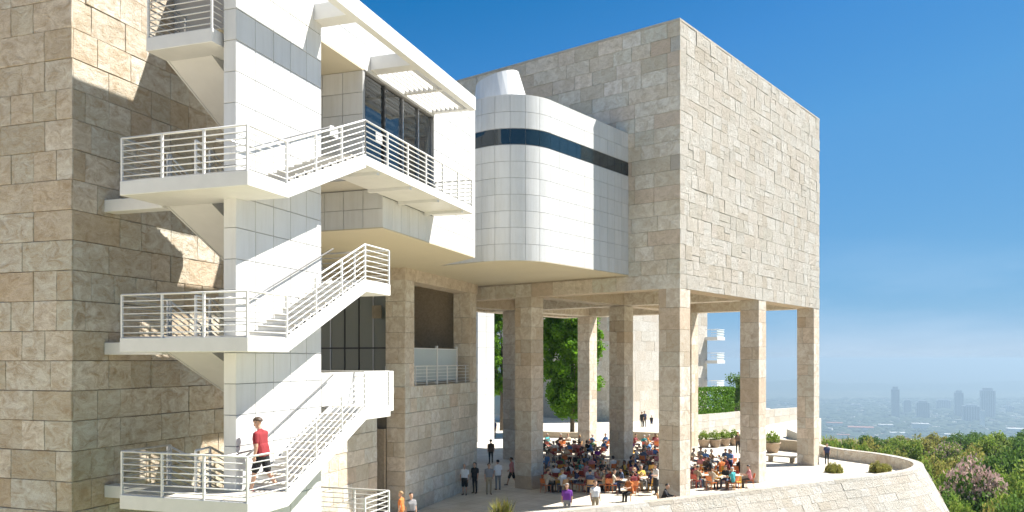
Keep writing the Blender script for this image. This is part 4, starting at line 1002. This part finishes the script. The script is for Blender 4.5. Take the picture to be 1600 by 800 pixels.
PP = {'stand': make_person(STAND), 'walk': make_person(WALK, shorts=True), 'talk': make_person(dict(TALK, longhair=True), skirt=True), 'stand_shorts': make_person(STAND, shorts=True),
      'sit1': make_person(SIT1), 'sit2': make_person(SIT2), 'sit3': make_person(SIT3, sleeve='long')}
def person(kind, loc, rz, top, bottom, label, hair='hair_brown', shoe='cloth_brown', skin='skin', s=1.0, group=None, proto=None):
    body, hm, eyes = proto or PP[kind]
    o = bpy.data.objects.new('person', body); COL.objects.link(o); o.location = (loc[0], loc[1], loc[2] - (0.07 if kind == 'walk' else 0)); o.rotation_euler = (0, 0, rz); o.scale = (s, s, s)
    for i, mm in enumerate((skin, 'cloth_' + top, 'cloth_' + bottom, shoe)): o.material_slots[i].link = 'OBJECT'; o.material_slots[i].material = MATS[mm]
    h = bpy.data.objects.new('hair', hm); COL.objects.link(h); h.parent = o; h.material_slots[0].link = 'OBJECT'; h.material_slots[0].material = MATS[hair]
    tag(o, label, 'person', group); return o
# the man on the lowest landing
HERO = dict(legL=(0.30, 0.10), legR=(-0.18, 0.42), footR=-0.45, armL=(-0.10, 0.14, 0.25), armR=(0.22, 0.14, 0.45), lean=0.10, head=0.42)
hero = make_person(HERO, 0.0085, shorts=True)
p = FT.pt(-16.75, 0.98, ML[0] - 0.055)
hm = person('hero', p, R(78), 'red', 'black', 'man in red t-shirt and black shorts walking on the lowest stair landing', 'hair_brown', 'cloth_maroon', proto=hero, s=1.03); hm.scale = (1.16, 1.08, 1.03)
ey = bmesh.new()
for e_ in hero[2]: bmesh.ops.create_icosphere(ey, subdivisions=2, radius=0.012, matrix=Matrix.Translation(e_))
em = bpy.data.meshes.new('eyes'); ey.to_mesh(em); ey.free(); em.materials.append(MATS['hair_black']); eo = bpy.data.objects.new('eyes', em); COL.objects.link(eo); eo.parent = hm
def floorpt(x, d, z=0.0): return ((x - 800) / 1280 * d, d, z)
PEOPLE = [('stand_shorts', 726, 46.0, 2.9, 'white', 'black', 'person in white shirt and black shorts walking away along the terrace wall', 'hair_grey'),
 ('stand', 742, 46.6, 2.6, 'black', 'black', 'person in black beside the white shirted walker by the terrace wall', 'hair_black'),
 ('stand', 764, 46.2, 3.3, 'grey', 'khaki', 'person in grey and khaki standing left of the near column', 'hair_black'),
 ('stand', 778, 47.8, 0.4, 'white', 'grey', 'person in white top and grey trousers left of the near column', 'hair_black'),
 ('walk', 800, 49.6, 1.2, 'pink', 'black', 'person in pink top and black shorts passing beside the near column', 'hair_brown'),
 ('stand', 767, 60.0, 0.2, 'brown', 'black', 'person in brown standing at the foot of the white pier', 'hair_black'),
 ('stand', 772, 80.0, 3.0, 'navy', 'brown', 'distant person in navy standing under the tree beside the white pier', 'hair_black'),
 ('stand', 855, 52.0, 2.0, 'blue', 'denim', 'person in blue top standing right of the near column', 'hair_brown'),
 ('stand', 627, 36.4, 1.4, 'orange', 'khaki', 'person in orange shirt at the bottom edge below the tan pillar', 'hair_fair'),
 ('stand', 642, 36.0, 3.6, 'grey', 'black', 'dark haired person next to the orange shirt at the bottom edge', 'hair_black'),
 ('stand', 886, 38.7, 3.0, 'purple', 'grey', 'person in purple shirt standing behind the near parapet', 'hair_grey'),
 ('stand', 930, 39.6, 3.4, 'white', 'khaki', 'person in white shirt behind the near parapet right of the purple shirt', 'hair_brown'),
 ('talk', 1025, 46.0, 2.0, 'white', 'black', 'woman in white top and black skirt standing left of the front column', 'hair_brown'),
 ('stand', 1003, 92.0, 2.6, 'black', 'black', 'distant person in black on the sunny plaza, left one of the group', 'hair_black'),
 ('stand', 1007, 93.0, 3.4, 'navy', 'black', 'distant person in navy on the sunny plaza, middle one of the group', 'hair_black'),
 ('stand_shorts', 1018, 92.5, 3.0, 'black', 'navy', 'distant child in black on the sunny plaza, right one of the group', 'hair_black'),
 ('talk', 1140, 53.5, 2.4, 'blue', 'navy', 'person in blue standing among the tables right of the front column', 'hair_black'),
 ('stand', 1292, 59.5, 3.1, 'navy', 'black', 'person in dark clothes at the curved parapet right of the last column', 'hair_black'),
 ('stand', 1153, 66.5, 3.1, 'brown', 'black', 'dark haired person beside the potted shrubs behind the right tables', 'hair_black')]
for (k, x, d, rz, top, bot, lab, hair) in PEOPLE:
    s = 0.72 if 'child' in lab else (0.85 if 'curved parapet' in lab else 0.98)
    person(k, floorpt(x, d), rz, top, bot, lab, hair, s=s)

# ------------------------------------------------------------------ cafe tables, chairs and diners
def join_meshes(parts, mat, name):
    V = []; F = []
    for (v, f) in parts: F += [tuple(i + len(V) for i in ff) for ff in f]; V += list(v)
    return mesh(name, V, F, mat)
def disc(r, z0, z1, seg=20):
    V = [(r * math.cos(2 * math.pi * k / seg), r * math.sin(2 * math.pi * k / seg), z) for z in (z0, z1) for k in range(seg)]
    return V, [tuple(range(seg - 1, -1, -1)), tuple(range(seg, 2 * seg))] + [(k, (k + 1) % seg, seg + (k + 1) % seg, seg + k) for k in range(seg)]
TT = join_meshes([disc(0.46, 0.715, 0.745)], 'table_top', 'table_top'); TP = join_meshes([tube_geo([(0, 0, 0.02), (0, 0, 0.715)], 0.035, 8), disc(0.26, 0.0, 0.025, 16)], 'dark_metal', 'pedestal')
def chair_mesh(mat):
    P = [(boxverts(-.22, .22, -.22, .22, .43, .46), BOXF)]
    for x in (-.2, .2):
        P.append(tube_geo([(x, .2, 0), (x, .19, .43)], .014, 5)); P.append(tube_geo([(x, -.24, 0), (x, -.2, .45), (x * .95, -.29, .86)], .014, 5))
    V = []; F = []
    for k in range(7):
        x = -.2 + .4 * k / 6; b_ = -.05 * (1 - (x / .2) ** 2)
        for (z, y) in ((.56, -.225), (.84, -.285)): V += [(x, y + b_, z), (x, y + b_ - .015, z)]
    for k in range(6):
        a = 4 * k; F += [(a, a + 4, a + 6, a + 2), (a + 1, a + 3, a + 7, a + 5), (a, a + 1, a + 5, a + 4), (a + 2, a + 6, a + 7, a + 3)]
    F += [(0, 2, 3, 1), (24, 25, 27, 26)]; P.append((V, F)); return join_meshes(P, mat, 'chair')
CH = {k: chair_mesh('chair_' + k) for k in ('orange', 'red', 'yellow', 'tan')}
# columns to keep clear of
KEEP = [FC.pt(a0 + .6, -t0 - .6) for a0 in (0, 10.7, 21.1) for t0 in (0, 9.48, 18.96)]
rows_ = [(47.3, [868, 894, 921, 950, 981, 1012], 'front'), (50.6, [869, 899, 926, 957, 990, 1016], 'second'), (54.2, [866, 893, 921, 949, 1003, 1026], 'third'),
         (58.6, [870, 896, 921, 943, 1010, 1030], 'fourth'), (63.4, [862, 886, 908, 932, 1000, 1022], 'fifth'), (68.6, [866, 890, 936, 1006, 1026], 'rear')]
right = [(48.8, [1100, 1126, 1150], 'front right'), (52.6, [1094, 1118, 1168], 'middle right'), (57.5, [1100, 1130], 'rear right')]
rt = random.Random(12); tops_w = ['white', 'black', 'navy', 'grey', 'red', 'blue', 'teal', 'beige', 'pink', 'maroon', 'orange', 'brown', 'green', 'purple', 'khaki', 'yellow', 'denim', 'black', 'navy', 'brown', 'black', 'grey', 'maroon', 'white', 'navy', 'black', 'white', 'blue', 'beige', 'pink']
seen = {}
for (d0, xs, rname) in rows_ + right:
    for ti, x in enumerate(xs):
        d = d0 + rt.uniform(-0.6, 0.6); c = Vector(floorpt(x, d))
        if min((c - k).length for k in KEEP) < 1.35: c += Vector((0.9, 0.5, 0))
        place = '%s table from left, %s row' % (ORD[ti], rname)
        if 'right' in rname: place = '%s table from left, %s row beyond front column' % (ORD[ti], rname.split()[0])
        t = thing('cafe_table', 'round pale cafe table, ' + place.replace(' table', ''), 'table', c, rt.uniform(0, 6.28), 'round cafe tables under the pavilion')
        for nm, me in (('table_top', TT), ('pedestal', TP)):
            o = bpy.data.objects.new(nm, me); COL.objects.link(o); o.parent = t
        ns = rt.choice((3, 4, 4)); a0 = rt.uniform(0, 6.28)
        for k in range(ns):
            a = a0 + 2 * math.pi * k / ns + rt.uniform(-.15, .15); rr = rt.uniform(0.72, 0.85); p = c + Vector((math.cos(a) * rr, math.sin(a) * rr, 0)); rz = a + math.pi / 2
            side = 'left' if math.cos(a) < -0.6 else 'right' if math.cos(a) > 0.6 else 'far' if math.sin(a) > 0 else 'near'
            cc = rt.choice(('orange', 'red', 'tan', 'orange', 'yellow')); 
            o = bpy.data.objects.new('cafe_chair', CH[cc]); COL.objects.link(o); o.location = p; o.rotation_euler = (0, 0, rz)
            cl = '%s cafe chair, %s side of %s' % (cc, side, place); seen[cl] = seen.get(cl, 0) + 1
            if seen[cl] > 1: cl = 'another ' + cl
            tag(o, cl, 'chair', 'cafe chairs under the pavilion')
            occ = 0.74 if 'right' not in rname else 0.66
            if rt.random() < occ:
                kd = rt.choice(('sit1', 'sit2', 'sit3', 'sit1')); tp = rt.choice(tops_w); bt = rt.choice(('denim', 'black', 'khaki', 'navy', 'grey', 'brown'))
                hair = rt.choice(('hair_brown', 'hair_black', 'hair_black', 'hair_grey', 'hair_fair')); sk = 'skin' if rt.random() < .8 else 'skin_dark'
                pl_ = '%s-topped %s-haired diner, %s seat, %s' % (tp, hair[5:], side, place); seen[pl_] = seen.get(pl_, 0) + 1
                if seen[pl_] > 1: pl_ = 'another ' + pl_
                back = Vector((math.cos(a), math.sin(a), 0)) * 0.03
                person(kd, (p.x + back.x, p.y + back.y, 0), rz, tp, bt, pl_, hair, skin=sk, s=0.97, group='diners at the cafe tables')
for (k, x, d, rz, top, bot, lab, hair) in (('sit1', 985, 43.8, 2.2, 'orange', 'black', 'person in orange top sitting on a chair in the sun before the tables', 'hair_brown'), ('sit3', 1036, 41.3, 4.4, 'black', 'black', 'person in black sitting at the foot of the front column', 'hair_black')):
    q_ = floorpt(x, d); person(k, q_, rz, top, bot, lab, hair)
    o = bpy.data.objects.new('cafe_chair', CH['tan']); COL.objects.link(o); o.location = q_; o.rotation_euler = (0, 0, rz); tag(o, 'tan cafe chair under the ' + ('black clad sitter at the front column foot' if top == 'black' else 'orange topped sitter in the sun'), 'chair')
bt = thing('stone_bench', 'pale stone bench between the two right columns', 'bench', floorpt(1221, 60.8)); FBn = Frame(*floorpt(1221, 60.8)[:2], 38)
FBn.box('seat', -0.3, 0.3, -1.1, 1.1, 0.40, 0.52, 'cleft_dimmed', bt, 0.01)
for e_ in (-0.8, 0.8): FBn.box('leg', -0.22, 0.22, e_ - 0.12, e_ + 0.12, 0.0, 0.40, 'bench_stone', bt)

# ------------------------------------------------------------------ far city
ZC = HC - 400
rc = random.Random(77)
TOW = [(1399, 604, 15, 5600, 'tall slender hazy tower, leftmost on the skyline'), (1498, 610, 16, 5700, 'hazy stepped tower left of the broad twin block'), (1543, 606, 25, 5600, 'broad hazy tower block, rightmost on the skyline'),
       (1418, 624, 14, 6000, 'low hazy block right of the slender tower'), (1442, 626, 24, 5500, 'squat hazy office block with raised middle'), (1474, 624, 26, 6600, 'pale hazy slab left of the stepped tower'), (1517, 632, 30, 5300, 'low hazy wide block between the two right towers'), (1338, 632, 20, 6900, 'faint low block left of the slender tower'), (1575, 634, 20, 6300, 'faint low block right of the broad tower')]
for (x, ytop, wpx, d, lab) in TOW:
    X = (x - 800) / 1280 * d; zt = HC + (562 - ytop) / 1280 * d; wd = wpx * d / 1280
    t = thing('distant_tower', lab, 'tower', (X, d, ZC), 0, 'towers on the hazy skyline'); h = zt - ZC
    F0 = Frame(X, d, 25)
    F0.box('shaft', -wd * .4, wd * .4, -wd * .4, wd * .4, ZC - 5, zt - h * .08, 'far_tower', t)
    F0.box('roof_block', -wd * .3, wd * .3, -wd * .25, wd * .25, zt - h * .08, zt, 'far_tower', t)
    for k in range(6):
        e_ = -wd * .36 + wd * .12 * k + wd*.02; F0.box('window_band', -wd * .405, -wd * .40, e_, e_ + wd * .07, ZC + 10, zt - h * .1, 'far_tower_glass', t)
BLD = [(1304, 646, 4900, 90, 22, 'pinkish low building below the far haze at the left'), (1345, 652, 4600, 130, 20, 'long red roofed building left of the slender tower'), (1384, 651, 4700, 75, 26, 'white building left of the slender tower base'), (1438, 651, 4650, 85, 36, 'bright white building below the squat office block'),
       (1460, 679, 3900, 240, 10, 'long flat pale roof just above the shrubs'), (1535, 652, 4900, 24, 95, 'white narrow slab in front of the broad tower'), (1590, 660, 4500, 100, 20, 'low pale building at the right edge of the city'),
       (1318, 664, 4200, 60, 14, 'small white house below the pinkish building'), (1362, 668, 4050, 70, 14, 'small pink house above the parapet shrubs'), (1402, 661, 4300, 70, 16, 'white house right below the slender tower'), (1490, 664, 4200, 80, 16, 'pale house below the stepped tower'), (1552, 668, 4100, 70, 15, 'pale house below the broad tower')]
for (x, y, d, wd, h, lab) in BLD:
    X = (x - 800) / 1280 * d; F0 = Frame(X, d, 20); t = thing('distant_building', lab, 'building', (X, d, ZC), 0, 'pale buildings on the city plain')
    F0.box('wall', -wd * .3, wd * .3, -wd / 2, wd / 2, ZC - 2, ZC + h, 'far_white', t); F0.box('roof', -wd * .32, wd * .32, -wd * .52, wd * .52, ZC + h, ZC + h + 3, 'far_roof' if 'red' in lab or 'pink' in lab else 'far_white', t)
V = []; F = []
for k in range(1500):
    d = 3300 + 4600 * rc.random() ** 1.3; x = rc.uniform(-0.15, 0.78) * d
    if math.sin(x * .004 + 1) * math.sin(d * .0035) < -0.05 and rc.random() < .8: continue
    wd, dp, h = rc.uniform(10, 46), rc.uniform(10, 26), rc.uniform(6, 16)
    if rc.random() < .03: h *= 3.0
    c, s = math.cos(k), math.sin(k); b0 = len(V)
    for (u, v, z) in boxverts(-wd / 2, wd / 2, -dp / 2, dp / 2, ZC - 2, ZC + h): V.append((x + u * c - v * s, d + u * s + v * c, z))
    F += [tuple(b0 + i for i in f) for f in BOXF]
tag(obj('distant_houses', V, F, 'far_wall'), 'mass of small hazy houses on the far city plain', 'houses', kind='stuff')
bm = bmesh.new(); bmesh.ops.create_icosphere(bm, subdivisions=1, radius=1.0); IV = [v.co.copy() for v in bm.verts]; IF = [tuple(v.index for v in f.verts) for f in bm.faces]; bm.free()
V = []; F = []
for k in range(6500):
    d = 3200 + 5200 * rc.random() ** 1.3; x = rc.uniform(-0.15, 0.78) * d; s = rc.uniform(14, 48); b0 = len(V)
    for v in IV: V.append((x + v.x * s * rc.uniform(.8, 1.3), d + v.y * s, ZC + v.z * s * .45 * rc.uniform(.7, 1.3) + 2))
    F += [tuple(b0 + i for i in f) for f in IF]
tag(obj('distant_trees', V, F, 'far_leaf'), 'hazy mass of dark trees across the city plain', 'trees', kind='stuff')
# far ridge
V = []; F = []; NR = 80
for i in range(NR + 1):
    x = -4000 + 16000 * i / NR; h = 60 + 40 * math.sin(i * .35) + 25 * math.sin(i * 1.1 + 1)
    V += [(x, 10500, ZC - 3), (x, 11500, ZC + max(h, 10)), (x, 14000, ZC - 3)]
for i in range(NR):
    a = 3 * i; F += [(a, a + 3, a + 4, a + 1), (a + 1, a + 4, a + 5, a + 2)]
tag(obj('hills', V, F, 'far_leaf', None, True), kind='structure')

# ------------------------------------------------------------------ haze
hm_, hn, hb, ho = newmat('haze'); hn.nodes.remove(hb)
pvv = hn.nodes.new('ShaderNodeVolumePrincipled'); pvv.inputs['Color'].default_value = (.44, .60, .735, 1); pvv.inputs['Density'].default_value = 0.00021; pvv.inputs['Anisotropy'].default_value = 0.2
hn.links.new(pvv.outputs[0], ho.inputs['Volume']); MATS['haze'] = hm_
HZ = obj('haze', boxverts(-30000, 30000, -30000, 30000, ZC - 1.0, Z(17.8)), BOXF, 'haze'); tag(HZ, kind='stuff'); HZ['label'] = 'thin bluish haze hanging over the whole view'; HZ['category'] = 'haze'
